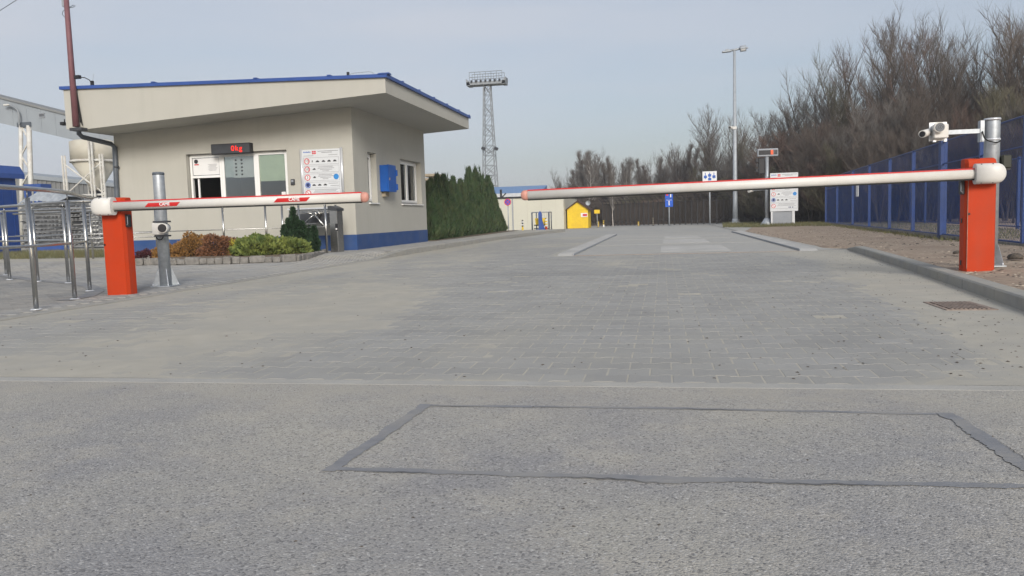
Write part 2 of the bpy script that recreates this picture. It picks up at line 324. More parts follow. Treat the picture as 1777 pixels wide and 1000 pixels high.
# bitumen seams of the repaired rectangle
def seam(pts, w, name='bitumen_seam', seedv=0, blob=None):
    pts = [Vector((p[0], p[1], 0)) for p in pts]; vs = []; n = 180; L_ = [(pts[i+1]-pts[i]).length for i in range(len(pts)-1)]; T = sum(L_)
    for k in range(n+1):
        d = T*k/n; i = 0
        while i < len(L_)-1 and d > L_[i]: d -= L_[i]; i += 1
        p = pts[i].lerp(pts[i+1], min(1, d/L_[i])); t = (pts[i+1]-pts[i]).normalized(); nn = Vector((-t.y, t.x, 0))
        zt0 = .0008+seedv*.0003
        a = w/2*(1+.5*nz3(p.x*6, p.y*6, seedv)+.35*nz3(p.x*18, p.y*18, seedv)+.25*nz3(p.x*60, p.y*60, seedv)); b = w/2*(1+.5*nz3(p.x*6, p.y*6, seedv+9)+.4*nz3(p.x*22, p.y*22, seedv+3)+.3*nz3(p.x*70, p.y*70, seedv+3))
        if blob and abs(p.x-blob[0]) < blob[1]: q = 1-abs(p.x-blob[0])/blob[1]; b += blob[2]*q*(.6+.5*nz3(p.x*22, 3)); a += blob[2]*.3*q
        vs += [p+nn*a+Vector((0, 0, zt0)), p-nn*b+Vector((0, 0, zt0))]
    fs = [(2*k, 2*k+1, 2*k+3, 2*k+2) for k in range(n)]
    o = MB().add(vs, fs).build(name, 'tar', asp, fix=False)
    if o.data.polygons[0].normal.z < 0: o.data.flip_normals()
    cv = []                                    # open crack along one side
    for k in range(n+1):
        p = vs[2*k+1] if seedv % 2 == 0 else vs[2*k]; q = vs[2*k] if seedv % 2 == 0 else vs[2*k+1]
        on = max(0, nz3(p[0]*3, p[1]*3, seedv+20)-.02)*.010*min(1, k/5, (n-k)/5)
        dv = (q-p).normalized()
        cv += [Vector((p[0], p[1], .0036+seedv*.0002))-dv*on*.3, Vector((p[0], p[1], .0036+seedv*.0002))+dv*on*.8]
    o = MB().add(cv, fs).build('crack', 'crack', asp, fix=False)
    if o.data.polygons[0].normal.z < 0: o.data.flip_normals()
seam([(-1.03, 3.28), (0, 3.295), (1.04, 3.265)], .030, seedv=2)
seam([(-1.05, 2.40), (0, 2.395), (1.30, 2.44)], .040, seedv=4, blob=(-.02, .16, .035))
seam([(-1.07, 2.37), (-1.02, 3.30)], .050, seedv=5)
seam([(1.06, 3.28), (1.07, 2.80), (1.10, 2.2)], .060, seedv=7)
struct(MB().b2(-30, 30, YB, YB+.10, -.1, .0012, bev=.001).build('edging_strip', 'concrete'), 'flush concrete strip between asphalt and pavers')

# ---- dusty paved road
XL, XR = -5.93, 3.75
gravel_edge = [G(1430, 432), G(1399.6, 426), G(1374, 420.5), G(1349, 414.6), G(1315, 408), G(1288, 402)]
def rightedge(y):                              # where the carriageway stops on the right
    pts = [(3.6, 2.0), (6.0, 2.52), (8.2, 2.98), (12, 3.28), (16.6, 3.52)]+[(g.y, g.x) for g in gravel_edge[0:] if g.y > 16.7]+[(60, 7.0)]
    for (a, xa), (b, xb) in zip(pts, pts[1:]):
        if a <= y <= b: return xa+(xb-xa)*(y-a)/(b-a)
    return pts[-1][1] if y > 59 else pts[0][1]
def dust(x, y):
    n1 = nz3(x*.55, y*.28, 1.7); n2 = nz3(x*2.1, y*1.2, 5.1); n3 = nz3(x*7, y*5, 9)
    d = -.52+.70*n1+.30*n2+.14*n3
    e = rightedge(y)-x
    if y < 22: d += 1.5*max(0, 1-e/1.45)
    d += .9*max(0, 1-(x-XL)/.9)
    d += .5*math.exp(-((x+3.5)/.9)**2)*(1 if y < 14 else .4)
    d -= .62*math.exp(-((x+1.75)/.40)**2)+.35*math.exp(-((x-.4)/.9)**2)*(y < 16)
    d -= .45*math.exp(-((x-1.55)/.42)**2)*(y < 14)
    d += .5*max(0, 1-abs(y-YB-.1)/.15)
    return d
road = struct(sheet('paved_road', [(XL-.02, YB+.1), (4.2, YB+.1), (4.2, 18), (9.5, 60), (-30, 60), (-30, 44), (-5.2, 41), (XL-.02, 28)], -.010, 'roadfar'), 'grey concrete block road leading between the barriers')
nx, ny = 200, 250; xs = np.linspace(XL, 4.0, nx); ys = YB+.1+(np.linspace(0, 1, ny)**1.35)*(29-YB)
V = []; 
for y in ys:
    for x in xs:
        d = dust(x, y); V.append((x, y, -.0012+.0032*max(0, min(1, d*1.4+.5))+.0003*nz3(x*9, y*9)))
F = [(j*nx+i, j*nx+i+1, (j+1)*nx+i+1, (j+1)*nx+i) for j in range(ny-1) for i in range(nx-1)]
so = raw('dust', V, F, 'sand', None, True); so['label'] = 'pale dust filling the paver joints'; so['kind'] = 'stuff'
LP, AP = .213, .165; e_ = .0125; g_ = .0042
def paver_poly(gap, dz):
    l, a, q, c = LP/2-gap, AP/2, LP/4, .012
    h = a+e_-gap*.45; w = a-e_-gap*.45
    return [(-l, -h), (-q-c, -h), (-q+c, -w), (q-c, -w), (q+c, -h), (l, -h), (l, h), (q+c, h), (q-c, w), (-q+c, w), (-q-c, h), (-l, h)]
PV = [(x, y, -.012) for x, y in paver_poly(g_, 0)]+[(x, y, -.0016) for x, y in paver_poly(g_, 0)]+[(x, y, 0) for x, y in paver_poly(g_+.0016, 0)]
PVn = np.array(PV, np.float32)
PF = [(k*12+i, k*12+(i+1) % 12, k*12+12+(i+1) % 12, k*12+12+i) for k in range(2) for i in range(12)]
PT = [(24, 25, 34, 35), (25, 26, 33, 34), (26, 27, 32, 33), (27, 28, 31, 32), (28, 29, 30, 31)]
PFn = np.array(PF+PT, np.int32)
cells = []
row = 0; y = YB+.1+AP/2+.012
while y < 30:
    x = XL+LP/2+(LP/2 if row % 2 else 0)
    while x < 3.9:
        ok = x < rightedge(y)+.1
        if y > 15.9 and -2.25 < x < 3.05: ok = False
        if y > 22 and x > 2.5: ok = False
        if ok: cells.append((x, y))
        x += LP
    y += AP; row += 1
def infr(x, y):
    c = RM.T @ np.array([x, y, -CAMH]); u = CX+FPX*c[0]/-c[2]; return -20 < u < 1797
vis = sorted([c for c in cells if infr(*c)], key=lambda c: c[0]**2+c[1]**2)[:300]; vs_ = set(vis)
def dusty(x, y): q = max(0, min(1, (dust(x, y)+.62)/.75)); return .95*q*q*(3-2*q)
for k, (x, y) in enumerate(vis):
    tt = np.empty((36, 2), np.float32); tt[:, 0] = 1+random.uniform(-.07, .05); tt[:, 1] = [dusty(x+v[0], y+v[1]) for v in PV]
    o = raw('paver', PVn, PFn, 'paver', road, False, tt)
    o.location = (x, y, random.gauss(0, .0004)); o.rotation_euler = (random.gauss(0, .002), random.gauss(0, .002), random.gauss(0, .004))
rest = np.array([c for c in cells if c not in vs_]); n = len(rest)
off = np.zeros((n, 1, 3), np.float32); off[:, 0, :2] = rest; off[:, 0, 2] = rng.normal(0, .0006, n)
VV = (PVn[None]+off).reshape(-1, 3); tt = np.empty((n*36, 2), np.float32); tt[:, 0] = np.repeat(1+rng.uniform(-.07, .05, n), 36); tt[:, 1] = np.repeat([dusty(*c) for c in rest], 36); FF = (PFn[None]+(np.arange(n)*36)[:, None, None]).reshape(-1, 4)
tag(raw('paving', VV, FF, 'paver', road, False, tt), kind='stuff')

# ---- weighbridge
wb = thing('weighbridge', 'long vehicle weighbridge deck between two concrete rims in the road', 'weighbridge', (.4, 16, 0))
WX0, WX1, WY0, WY1 = -1.76, 2.56, 16.05, 31.6
for sx, x0, x1 in ((-1, WX0-.34, WX0-.02), (1, WX1+.02, WX1+.34)):
    MB().add([(x0, WY0, .002), (x1, WY0, .002), (x1, WY0+.25, .040), (x0, WY0+.25, .040), (x0, WY1, .045), (x1, WY1, .045), (x1, WY1, -.1), (x0, WY1, -.1), (x0, WY0, -.1), (x1, WY0, -.1)],
             [(0, 1, 2, 3), (3, 2, 5, 4), (4, 5, 6, 7), (0, 3, 4, 7, 8), (1, 9, 6, 5, 2), (8, 9, 1, 0), (7, 6, 9, 8)]).build('rim', 'slab', wb)
    xi = x1 if sx < 0 else x0
    MB().b2(min(xi-sx*.002, xi-sx*.018), max(xi-sx*.002, xi-sx*.018), WY0+.02, WY1, -.05, .042).build('steel_edge', 'grey', wb)
for i, (a, b) in enumerate(((0, 4.9), (4.95, 9.0), (9.05, 12.2), (12.25, 15.5))):
    MB().b2(WX0+.04, WX1-.04, WY0+.05+a, WY0+a+(b-a), -.05, .006, bev=.004).build('deck_panel', 'concrete', wb)
for a, b, x0, x1 in ((.75, 3.6, -.05, 1.35), (5.5, 8.4, 0, 1.2), (9.6, 11.6, .05, 1.15)):
    MB().b2(x0, x1, WY0+a, WY0+b, 0, .0095).build('plate', 'slab', wb)
MB().b2(WX0, WX1, WY0-.09, WY0+.03, -.05, .004).build('expansion_joint', 'rust', wb)
MB().b2(WX0, WX1, WY0+4.9, WY0+4.95, -.05, .0035).build('expansion_joint', 'darkgrey', wb)
# concrete apron right of the weighbridge
ap = [(WX1+.36, 16.1), (3.55, 16.3)]+[(g.x+.25, g.y) for g in gravel_edge[1:]]+[(6.6, 52), (WX1+.36, 52)]
struct(sheet('apron', ap, .006, 'concrete'), 'dusty grey apron beside the weighbridge')

# ---- right kerb
kz = .105
def kerbx(y): return 2.60+(.0 if y < 3 else (y-6.4)*.098-(max(0, y-6.4))**2*.0012)
kr = struct(thing('kerb', 'x', 'kerb', (0, 0, 0)), 'raised concrete kerb along the brown gravel on the right'); del kr['category']
y = 3.2
while y < 15.9:
    a, b = y, y+.99; bb = MB(); za = kz; zb = kz
    if b > 15.5: zb = .03
    pts = []
    for yy, zz in ((a, za), (b, zb)):
        xx = kerbx(yy); pts += [(xx, yy, -.1), (xx, yy, zz-.014), (xx+.016, yy, zz), (xx+.15, yy, zz), (xx+.15, yy, -.1)]
    bb.add(pts, [(0, 1, 6, 5), (1, 2, 7, 6), (2, 3, 8, 7), (3, 4, 9, 8), (4, 3, 2, 1, 0), (5, 6, 7, 8, 9)]).build('kerb_stone', 'kerb', kr); y += 1.0
# ---- right verge: brown gravel rising to the fence
def vergeleft(y):
    if y < 16: return kerbx(y)+.10
    return rightedge(y)+.02
nyv, nxv = 120, 46; V = []
for j in range(nyv):
    y = 1.5+(j/(nyv-1))**1.2*43; x0 = vergeleft(y)
    for i in range(nxv):
        u = i/(nxv-1); x = x0+u**1.3*(16-x0 if y < 44 else 8)
        z = (.085 if y < 15.5 else .085*max(.15, 1-(y-15.5)/3))+.06*min(1, (x-x0)/2.5)+.018*nz3(x*1.3, y*1.3)+.010*nz3(x*5, y*5)
        if i == 0: z -= .02+ (.03 if y > 16 else 0)
        V.append((x, y, z))
F = [(j*nxv+i, j*nxv+i+1, (j+1)*nxv+i+1, (j+1)*nxv+i) for j in range(nyv-1) for i in range(nxv-1)]
struct(raw('gravel_verge', V, F, 'verge', None, True), 'brown gravel strip between the kerb and the blue fence')
def vz(x, y):
    x0 = vergeleft(y); return (.085 if y < 15.5 else .085*max(.15, 1-(y-15.5)/3))+.06*min(1, max(0, x-x0)/2.5)

# ---- pebbles (stuff)
def pebbles(name, pts, m, label, lo, hi):
    n = len(pts); base = np.array([(1, 0, 0), (-.3, .9, 0), (-.6, -.8, 0), (.1, .1, .5), (.5, .7, .12), (-.9, .2, .15)], np.float32)
    fc = np.array([(0, 4, 3), (4, 1, 3), (1, 5, 3), (5, 2, 3), (2, 0, 3)], np.int32)
    P = np.array(pts, np.float32); sc = (lo+(hi-lo)*rng.random(n)**2.5).astype(np.float32); an = rng.random(n)*2*PI
    ca, sa = np.cos(an), np.sin(an); B = base[None]*np.stack([sc, sc*rng.uniform(.6, 1, n), sc*rng.uniform(.5, 1, n)], 1)[:, None]
    X = B[..., 0]*ca[:, None]-B[..., 1]*sa[:, None]; Y = B[..., 0]*sa[:, None]+B[..., 1]*ca[:, None]
    V = np.stack([X, Y, B[..., 2]], -1)+P[:, None]
    o = raw(name, V.reshape(-1, 3), (fc[None]+(np.arange(n)*6)[:, None, None]).reshape(-1, 3), m); tag(o, label, kind='stuff'); return o
pts = []
for _ in range(800):
    x = random.uniform(-6, 3.2); y = 3.9+random.random()**1.5*13
    if x < rightedge(y): pts.append((x, y, .001))
for _ in range(1000):
    y = 4.0+random.random()**1.3*12; x = rightedge(y)-abs(random.gauss(0, .75)); pts.append((x, y, .0015))
near_ = [(random.uniform(-3.2, 2.6), .95+random.random()*2.8, .001) for _ in range(420)]
pebbles('scattered_gravel', pts, 'pebble', 'small dark stones scattered over the road', .003, .013)
pebbles('fine_gravel', near_, 'pebble', 'small dark crumbs on the near asphalt', .0015, .0065)
pts = []
for _ in range(1000): pts.append((random.uniform(-2.6, 2.6), .9+random.random()*2.8, -.001))
pebbles('loose_chippings', pts, 'pebblelight', 'pale chippings on the worn asphalt', .0015, .005)
pts = []
for _ in range(14000):
    y = 5+random.random()**1.4*26; x = vergeleft(y)+.05+random.random()*4.5; pts.append((x, y, vz(x, y)-.004))
pebbles('verge_gravel', pts[:9000], 'pebblelight', 'brown gravel pieces on the verge', .007, .034)
for nm_, q_, sz_ in (('dark_clod', (3.95, 11.9), .05), ('dark_stone', (4.15, 10.55), .085)):
    cb = MB(); cb.lathe((q_[0], q_[1], .13), [(sz_*.9, 0), (sz_, sz_*.25), (sz_*.55, sz_*.6), (sz_*.1, sz_*.75)], 9); cb.v = [(x+random.gauss(0, sz_*.12), y+random.gauss(0, sz_*.12), z+random.gauss(0, sz_*.06)) for x, y, z in cb.v]; tag(cb.build(nm_, 'pebble'), 'dark lump lying on the gravel '+('near the kerb' if nm_ == 'dark_clod' else 'beside the foot of the right pole'), 'stone')
pebbles('verge_debris', pts[9000:], 'pebble', 'dark bark and clods on the verge', .006, .040)

# ---- drain grate
g0 = G(1612, 523.5); gr = thing('drain_grate', 'rusty iron drain grate in the dusty road by the right kerb', 'drain grate', (2.30, 6.78, 0))
gx0, gx1, gy0, gy1 = 2.10, 2.46, 6.52, 7.08
for q in ((gx0, gx0+.03, gy0, gy1), (gx1-.03, gx1, gy0, gy1), (gx0+.03, gx1-.03, gy0, gy0+.03), (gx0+.03, gx1-.03, gy1-.03, gy1)):
    MB().b2(*q, -.02, .008).build('frame', 'rust', gr)
for k in range(9):
    xx = gx0+.055+k*(gx1-gx0-.11)/8; MB().b2(xx-.009, xx+.009, gy0+.03, gy1-.03, -.02, .012).build('bar', 'rust', gr)
for k in (1, 2): yy = gy0+k*(gy1-gy0)/3; MB().b2(gx0+.03, gx1-.03, yy-.012, yy+.012, -.018, .0075).build('crossbar', 'rust', gr)
MB().b2(gx0+.03, gx1-.03, gy0+.03, gy1-.03, .0005, .0022).build('pit', 'soil', gr)

# ---- left sidewalk
def klz(y): t = max(0, min(1, (y-16.2)/1.3)); return .016+.11*t
def swz(x, y):
    t = max(0, min(1, (y-12.5)/4.5)); t = .014+.106*t*t*(3-2*t); k = max(0, min(1, (-x-6.05)/1.2)); return (klz(y)-.002)*(1-k)+t*k
nyv, nxv = 70, 40; V = []
for j in range(nyv):
    y = -2+j/(nyv-1)*44
    xe = XL-.12 if y < 28 else XL-.12+(y-28)*.055
    for i in range(nxv):
        u = i/(nxv-1); x = xe-u**1.6*24; V.append((x, y, swz(x, y)-.006))
F = [(j*nxv+i, (j+1)*nxv+i, (j+1)*nxv+i+1, j*nxv+i+1) for j in range(nyv-1) for i in range(nxv-1)]
side = struct(raw('sidewalk', V, F, 'sand', None, True), 'grey block sidewalk in front of the gatehouse')
SP = np.array([(-.097, -.047, -.01), (.097, -.047, -.01), (.097, .047, -.01), (-.097, .047, -.01), (-.097, -.047, -.003), (.097, -.047, -.003), (.097, .047, -.003), (-.097, .047, -.003),
               (-.094, -.044, 0), (.094, -.044, 0), (.094, .044, 0), (-.094, .044, 0)], np.float32)
SF = np.array([(8, 9, 10, 11)]+[(k+i, k+(i+1) % 4, k+4+(i+1) % 4, k+4+i) for k in (0, 4) for i in range(4)], np.int32)
cells = []
for j in range(int((27-4.5)/.1)):
    y = 4.5+j*.1
    for i in range(46):
        x = XL-.30-i*.2-(.1 if j % 2 else 0)
        if x < -15.2 or (y > 18.6 and x < -7.45): continue
        if y > 16.1 and x < -8.7: continue
        cells.append((x, y))
vis = sorted([c for c in cells if infr(*c)], key=lambda c: c[0]**2+c[1]**2)[:220]; vs_ = set(vis)
variants = []
for k in range(16):
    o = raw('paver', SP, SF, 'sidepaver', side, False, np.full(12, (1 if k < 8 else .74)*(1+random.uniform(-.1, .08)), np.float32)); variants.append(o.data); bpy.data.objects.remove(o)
for x, y in vis:
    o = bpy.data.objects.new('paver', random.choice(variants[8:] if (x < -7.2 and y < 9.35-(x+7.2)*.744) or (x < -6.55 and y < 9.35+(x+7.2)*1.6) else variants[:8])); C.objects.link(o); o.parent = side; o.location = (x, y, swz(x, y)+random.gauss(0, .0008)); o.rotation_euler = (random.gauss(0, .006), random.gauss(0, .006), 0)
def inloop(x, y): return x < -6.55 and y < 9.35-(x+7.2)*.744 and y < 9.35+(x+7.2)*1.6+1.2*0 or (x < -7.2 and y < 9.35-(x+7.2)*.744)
rest = np.array([c for c in cells if c not in vs_]); n = len(rest); off = np.zeros((n, 1, 3), np.float32); off[:, 0, :2] = rest; off[:, 0, 2] = [swz(*c)+random.gauss(0, .0008) for c in rest]
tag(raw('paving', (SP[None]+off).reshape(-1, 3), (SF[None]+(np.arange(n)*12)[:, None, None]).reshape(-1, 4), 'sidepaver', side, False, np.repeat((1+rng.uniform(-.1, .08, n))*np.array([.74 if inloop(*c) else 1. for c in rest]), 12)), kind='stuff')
kl = struct(thing('edge_kerb', 'x', 'k', (0, 0, 0)), 'low kerb of the sidewalk rising beside the gatehouse'); del kl['category']
def klx(y): return XL if y < 27 else XL+((y-27)/14)**2*1.0
y = 2.0
while y < 41:
    pts = []
    for yy in (y, y+.99):
        xx, zz = klx(yy), klz(yy); pts += [(xx, yy, -.1), (xx, yy, zz-.008), (xx-.012, yy, zz), (xx-.14, yy, zz), (xx-.14, yy, -.1)]
    MB().add(pts, [(0, 1, 6, 5), (1, 2, 7, 6), (2, 3, 8, 7), (3, 4, 9, 8), (4, 3, 2, 1, 0), (5, 6, 7, 8, 9)]).build('kerb_stone', 'kerb', kl); y += 1.0
# curved dark edging on the sidewalk inside the railing loop
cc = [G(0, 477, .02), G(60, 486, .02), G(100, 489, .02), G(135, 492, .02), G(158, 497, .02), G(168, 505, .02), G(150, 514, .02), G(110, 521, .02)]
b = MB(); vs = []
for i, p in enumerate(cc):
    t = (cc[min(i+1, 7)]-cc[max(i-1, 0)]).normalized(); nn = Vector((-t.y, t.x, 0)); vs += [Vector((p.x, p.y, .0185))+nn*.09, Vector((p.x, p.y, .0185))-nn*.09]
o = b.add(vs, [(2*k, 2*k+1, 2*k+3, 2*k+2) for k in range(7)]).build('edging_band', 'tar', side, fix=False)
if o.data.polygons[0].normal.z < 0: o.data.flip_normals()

# ================================================================== GATEHOUSE
ZB = .12; YA = 18.7; XB = G(620, 434, ZB).x; XLf = D(197, 237, YA).x; YE = XP(742, 417, XB).y; ZT = 3.62
gh = thing('gatehouse', 'cream gatehouse with blue plinth and wide overhanging roof', 'building', (XB, YA, ZB))
def wall_holes(mb, u0, u1, z0, z1, holes, plane, n_out, th, axis):
    us = sorted({u0, u1, *[h[0] for h in holes], *[h[1] for h in holes]}); zs = sorted({z0, z1, *[h[2] for h in holes], *[h[3] for h in holes]})
    def p(u, z, d): return (u, plane-n_out*d, z) if axis == 'y' else (plane-n_out*d, u, z)
    for a, b_ in zip(us, us[1:]):
        for c, d in zip(zs, zs[1:]):
            if any(h[0] <= (a+b_)/2 <= h[1] and h[2] <= (c+d)/2 <= h[3] for h in holes): continue
            mb.add([p(a, c, 0), p(b_, c, 0), p(b_, d, 0), p(a, d, 0)], [(0, 1, 2, 3)]); mb.add([p(a, c, th), p(b_, c, th), p(b_, d, th), p(a, d, th)], [(3, 2, 1, 0)])
    for h in holes:
        c4 = [(h[0], h[2]), (h[1], h[2]), (h[1], h[3]), (h[0], h[3])]
        for i in range(4):
            (a, c), (b_, d) = c4[i], c4[(i+1) % 4]; mb.add([p(a, c, 0), p(b_, d, 0), p(b_, d, th), p(a, c, th)], [(0, 1, 2, 3)])
a0 = D(322, 266, YA); a1 = D(497, 262, YA); zb = D(400, 352, YA).z
WA = (a0.x, a1.x, zb, (a0.z+a1.z)/2)
mb = MB(); wall_holes(mb, XLf, XB, ZB, 3.95, [WA], YA, -1, .3, 'y'); mb.build('wall', 'render', gh, fix=False)
w1 = (XP(637, 265, XB).y, XP(652, 265, XB).y, XP(645, 352, XB).z, XP(645, 265, XB).z)
w2 = (XP(694, 274, XB).y, XP(729.5, 281, XB).y, w1[2], w1[3])
HB = [w1, w2]
mb = MB(); wall_holes(mb, YA, YE, ZB, 3.95, HB, XB, 1, .3, 'x'); mb.build('wall', 'render', gh, fix=False)
mb = MB(); mb.b2(XLf, XLf+.3, YA+.3, YE, ZB, 3.95); mb.build('wall', 'render', gh); mb = MB(); mb.b2(XLf+.3, XB-.3, YE-.3, YE, ZB, 3.95); mb.build('wall', 'render', gh)
MB().b2(XLf+.3, XB-.3, YA+.3, YE-.3, .3, .32).build('floor', 'room', gh)
PZ = .50
MB().add([(XLf, YA-.012, .02), (XB+.012, YA-.012, .02), (XB+.012, YE, .02), (XLf, YA-.012, PZ), (XB+.012, YA-.012, PZ), (XB+.012, YE, PZ), (XLf, YA+.05, PZ), (XB-.05, YA+.05, PZ), (XB-.05, YE, PZ)],
         [(0, 1, 4, 3), (1, 2, 5, 4), (3, 4, 7, 6), (4, 5, 8, 7)]).build('plinth', 'plinth', gh, fix=False)
# roof
YF = 17.45; XRR = D(668, 131, YF).x; XLL = D(110, 156, YF).x; YR = XP(813, 205, XRR).y
zt_l, zt_r = D(110, 156, YF).z, D(669, 135, YF).z; zb_l, zb_r = D(152, 224, YF).z, D(672, 161, YF).z; xn = D(152, 224, YF).x
MB().prism([(XLL, zb_l+.02), (xn-.15, zb_l+.0), (xn, zb_l), (XRR, zb_r), (XRR, zt_r), (XLL, zt_l)], 'y', YF, YR).build('fascia', 'render', gh)
et = .075
rf = MB(); rf.prism([(XLL-.07, zt_l), (XRR+.06, zt_r), (XRR+.06, zt_r+et), (XLL-.07, zt_l+et)], 'y', YF-.06, YR+.06); rf = rf.build('roof', 'bluemetal', gh)
b = MB(); b.prism([(YF-.08, zt_r+et), (YF+.18, zt_r+et), (YF+.10, zt_r+et+.03), (YF-.02, zt_r+et+.035)], 'x', XRR-.15, XRR+.10); b.build('corner_cap', 'bluemetal', rf)
for k in range(6):
    yy = YF+1.1+k*(YR-YF-1.2)/5; MB().b2(XRR-.35, XRR+.075, yy-.02, yy+.02, zt_r+et, zt_r+et+.025).build('standing_seam', 'bluemetal', rf)
for fx in (.30, .62, .84):
    xx = XLL+(XRR-XLL)*fx; zz = zt_l+(zt_r-zt_l)*fx+et; MB().b2(xx-.04, xx+.04, YF-.08, YF+.3, zz, zz+.025).build('standing_seam', 'bluemetal', rf)
# lightning wire on the roof
lw = thing('lightning_wire', 'thin lightning conductor wire arched over the gatehouse roof edge', 'wire', D(605, 132, YF+.3))
b = MB(); p0, p1, p2, p3 = [D(*q, YF+.3) for q in ((604, 130), (615, 127), (640, 124.5), (649, 131))]; b.tube([p0, p1, p2, D(647, 126, YF+.3), p3], .008, 5); b.build('wire', 'galvdull', lw)
MB().box(p0, (.05, .05, .12)).build('holder', 'black', lw)
# window in front: recess, frame, sashes
def sash(parent, x0, x1, z0, z1, y, t=.06, glass_=True, d=.05):
    f = MB(); f.b2(x0, x0+t, y, y+d, z0, z1); f.b2(x1-t, x1, y, y+d, z0, z1); f.b2(x0+t, x1-t, y, y+d, z0, z0+t); f.b2(x0+t, x1-t, y, y+d, z1-t, z1)
    o = f.build('sash', 'upvc', parent)
    if glass_: MB().b2(x0+t, x1-t, y+.02, y+.03, z0+t, z1-t).build('pane', 'glass', o)
    return o
yw = YA+.13
def ax(px, py=300): return D(px, py, yw).x
def az(py, px=400): return D(px, py, yw).z
w = MB().b2(WA[0], WA[1], yw+.0505, yw+.10, WA[2], WA[2]+.05).b2(WA[0], WA[1], yw+.0505, yw+.10, WA[3]-.06, WA[3]).b2(WA[0], WA[0]+.06, yw+.0505, yw+.10, WA[2]+.05, WA[3]-.06).b2(WA[1]-.05, WA[1], yw+.0505, yw+.10, WA[2]+.05, WA[3]-.06).build('window', 'upvc', gh)
x1a, x2a, x3a, x4a = ax(328), ax(385), ax(446), ax(499)
x4a = min(x4a, WA[1]); x1a = max(x1a, WA[0]+.02)
zt, zm, zl = WA[3]-.03, az(307), WA[2]+.03
sash(w, x1a, x2a, zm, zt, yw); 
f = MB(); f.b2(x1a, x1a+.05, yw, yw+.05, zl, zm); f.b2(x2a-.05, x2a, yw, yw+.05, zl, zm); f.b2(x1a+.05, x2a-.05, yw, yw+.05, zl, zl+.05); f.build('hatch_frame', 'upvc', w)
MB().b2(x1a+.16, x1a+.20, yw+.055, yw+.095, zl, zm).build('sliding_pane_edge', 'upvc', w)
sash(w, x2a+.003, x3a-.003, zl, zt, yw, .07); sash(w, x3a, x4a, zl, zt, yw, .06)
MB().b2(WA[0]-.02, WA[1]+.02, YA-.05, YA+.13, WA[2]-.035, WA[2]).build('sill', 'upvc', gh)
# paper and blinds behind the panes
def inside(name, x0, x1, z0, z1, m, dy=.045): return MB().b2(x0, x1, yw+dy, yw+dy+.004, z0, z1).build(name, m, w)
p = MB().b2(x1a+.075, x2a-.075, yw+.012, yw+.016, zm+.075, zt-.075).build('notice', 'paper', w)
b = MB(); b.disc(((x1a+.17), yw+.010, zt-.15), .055, n=14); b.build('emblem', 'ink', p, world=True)
b = MB(); b.b2(x1a+.12, x1a+.24, yw+.0085, yw+.0105, zt-.245, zt-.215); b.build('red_print', 'redink', p)
b = MB()
for k in range(6): b.b2(x2a-.38+.03*(k % 2), x2a-.12-.02*(k % 3), yw+.0085, yw+.0105, zt-.24-k*.03, zt-.232-k*.03)
b.build('print_lines', 'greyink', p)['kind'] = 'stuff'
inside('blind', x2a+.075, x3a-.075, az(308), zt-.07, 'blindgrey', .036)
p = inside('notice', x2a+.31, x3a-.085, az(309), zt-.09, 'paper', .031)
b = MB()
for r in range(5):
    for c in range(2): b.b2(x2a+.36+c*.16, x2a+.41+c*.16, yw+.0275, yw+.030, zt-.18-r*.09, zt-.14-r*.09)
b.build('print_marks', 'ink', p)['kind'] = 'stuff'
inside('blind', x3a+.065, x4a-.065, az(317), zt-.065, 'blind', .036)
inside('sticker', x4a-.19, x4a-.08, zl+.08, zl+.2, 'paper', .005)
# side windows
def side_window(h, two):
    xx = XB-.17; w_ = MB().b2(xx-.05, xx, h[0]+.003, h[1]-.003, h[2]+.002, h[2]+.07).b2(xx-.05, xx, h[0]+.003, h[1]-.003, h[3]-.07, h[3]-.002).b2(xx-.05, xx, h[0]+.003, h[0]+.07, h[2]+.07, h[3]-.07).b2(xx-.05, xx, h[1]-.07, h[1]-.003, h[2]+.07, h[3]-.07).build('window', 'upvc', gh)
    cuts = [h[0]+.07, (h[0]+h[1])/2, h[1]-.07] if two else [h[0]+.07, h[1]-.07]
    for a, b_ in zip(cuts, cuts[1:]):
        t = .07; f = MB(); X0, X1 = xx+.003, xx+.035
        f.b2(X0, X1, a, a+t, h[2]+.05, h[3]-.05); f.b2(X0, X1, b_-t, b_, h[2]+.05, h[3]-.05); f.b2(X0, X1, a+t, b_-t, h[2]+.05, h[2]+.05+t); f.b2(X0, X1, a+t, b_-t, h[3]-.05-t, h[3]-.05); f.build('sash', 'upvc', w_)
        MB().b2(xx-.01, xx-.002, a+t, b_-t, h[2]+.12, h[3]-.12).build('pane', 'glass', w_)
    MB().b2(xx-.09, xx-.08, h[0]+.05, h[1]-.05, h[2]+.05, h[3]-.05).build('curtain', 'curtain', w_)
    MB().b2(XB-.17, XB+.05, h[0]-.03, h[1]+.03, h[2]-.03, h[2]+.0).build('sill', 'upvc', gh)
side_window(w1, False); side_window(w2, True)
# 0kg display
d0, d1 = D(367, 251, YA-.12), D(436, 265, YA-.12)
dp = thing('weight_display', 'black display box showing 0kg in red above the window', 'display', ((d0.x+d1.x)/2, YA-.1, (d0.z+d1.z)/2))
MB().b2(d0.x, d1.x, YA-.16, YA-.003, d1.z-.01, d0.z, bev=.01).build('housing', 'black', dp)
MB().b2(d0.x+.02, d1.x-.02, YA-.166, YA-.161, d1.z+.01, d0.z-.02).build('screen', 'darkgrey', dp)
text('0kg', 'digits', 'led', dp, ((d0.x+d1.x)/2+.17, YA-.172, (d0.z+d1.z)/2-.008), .18, bold=.0, spc=1.25)
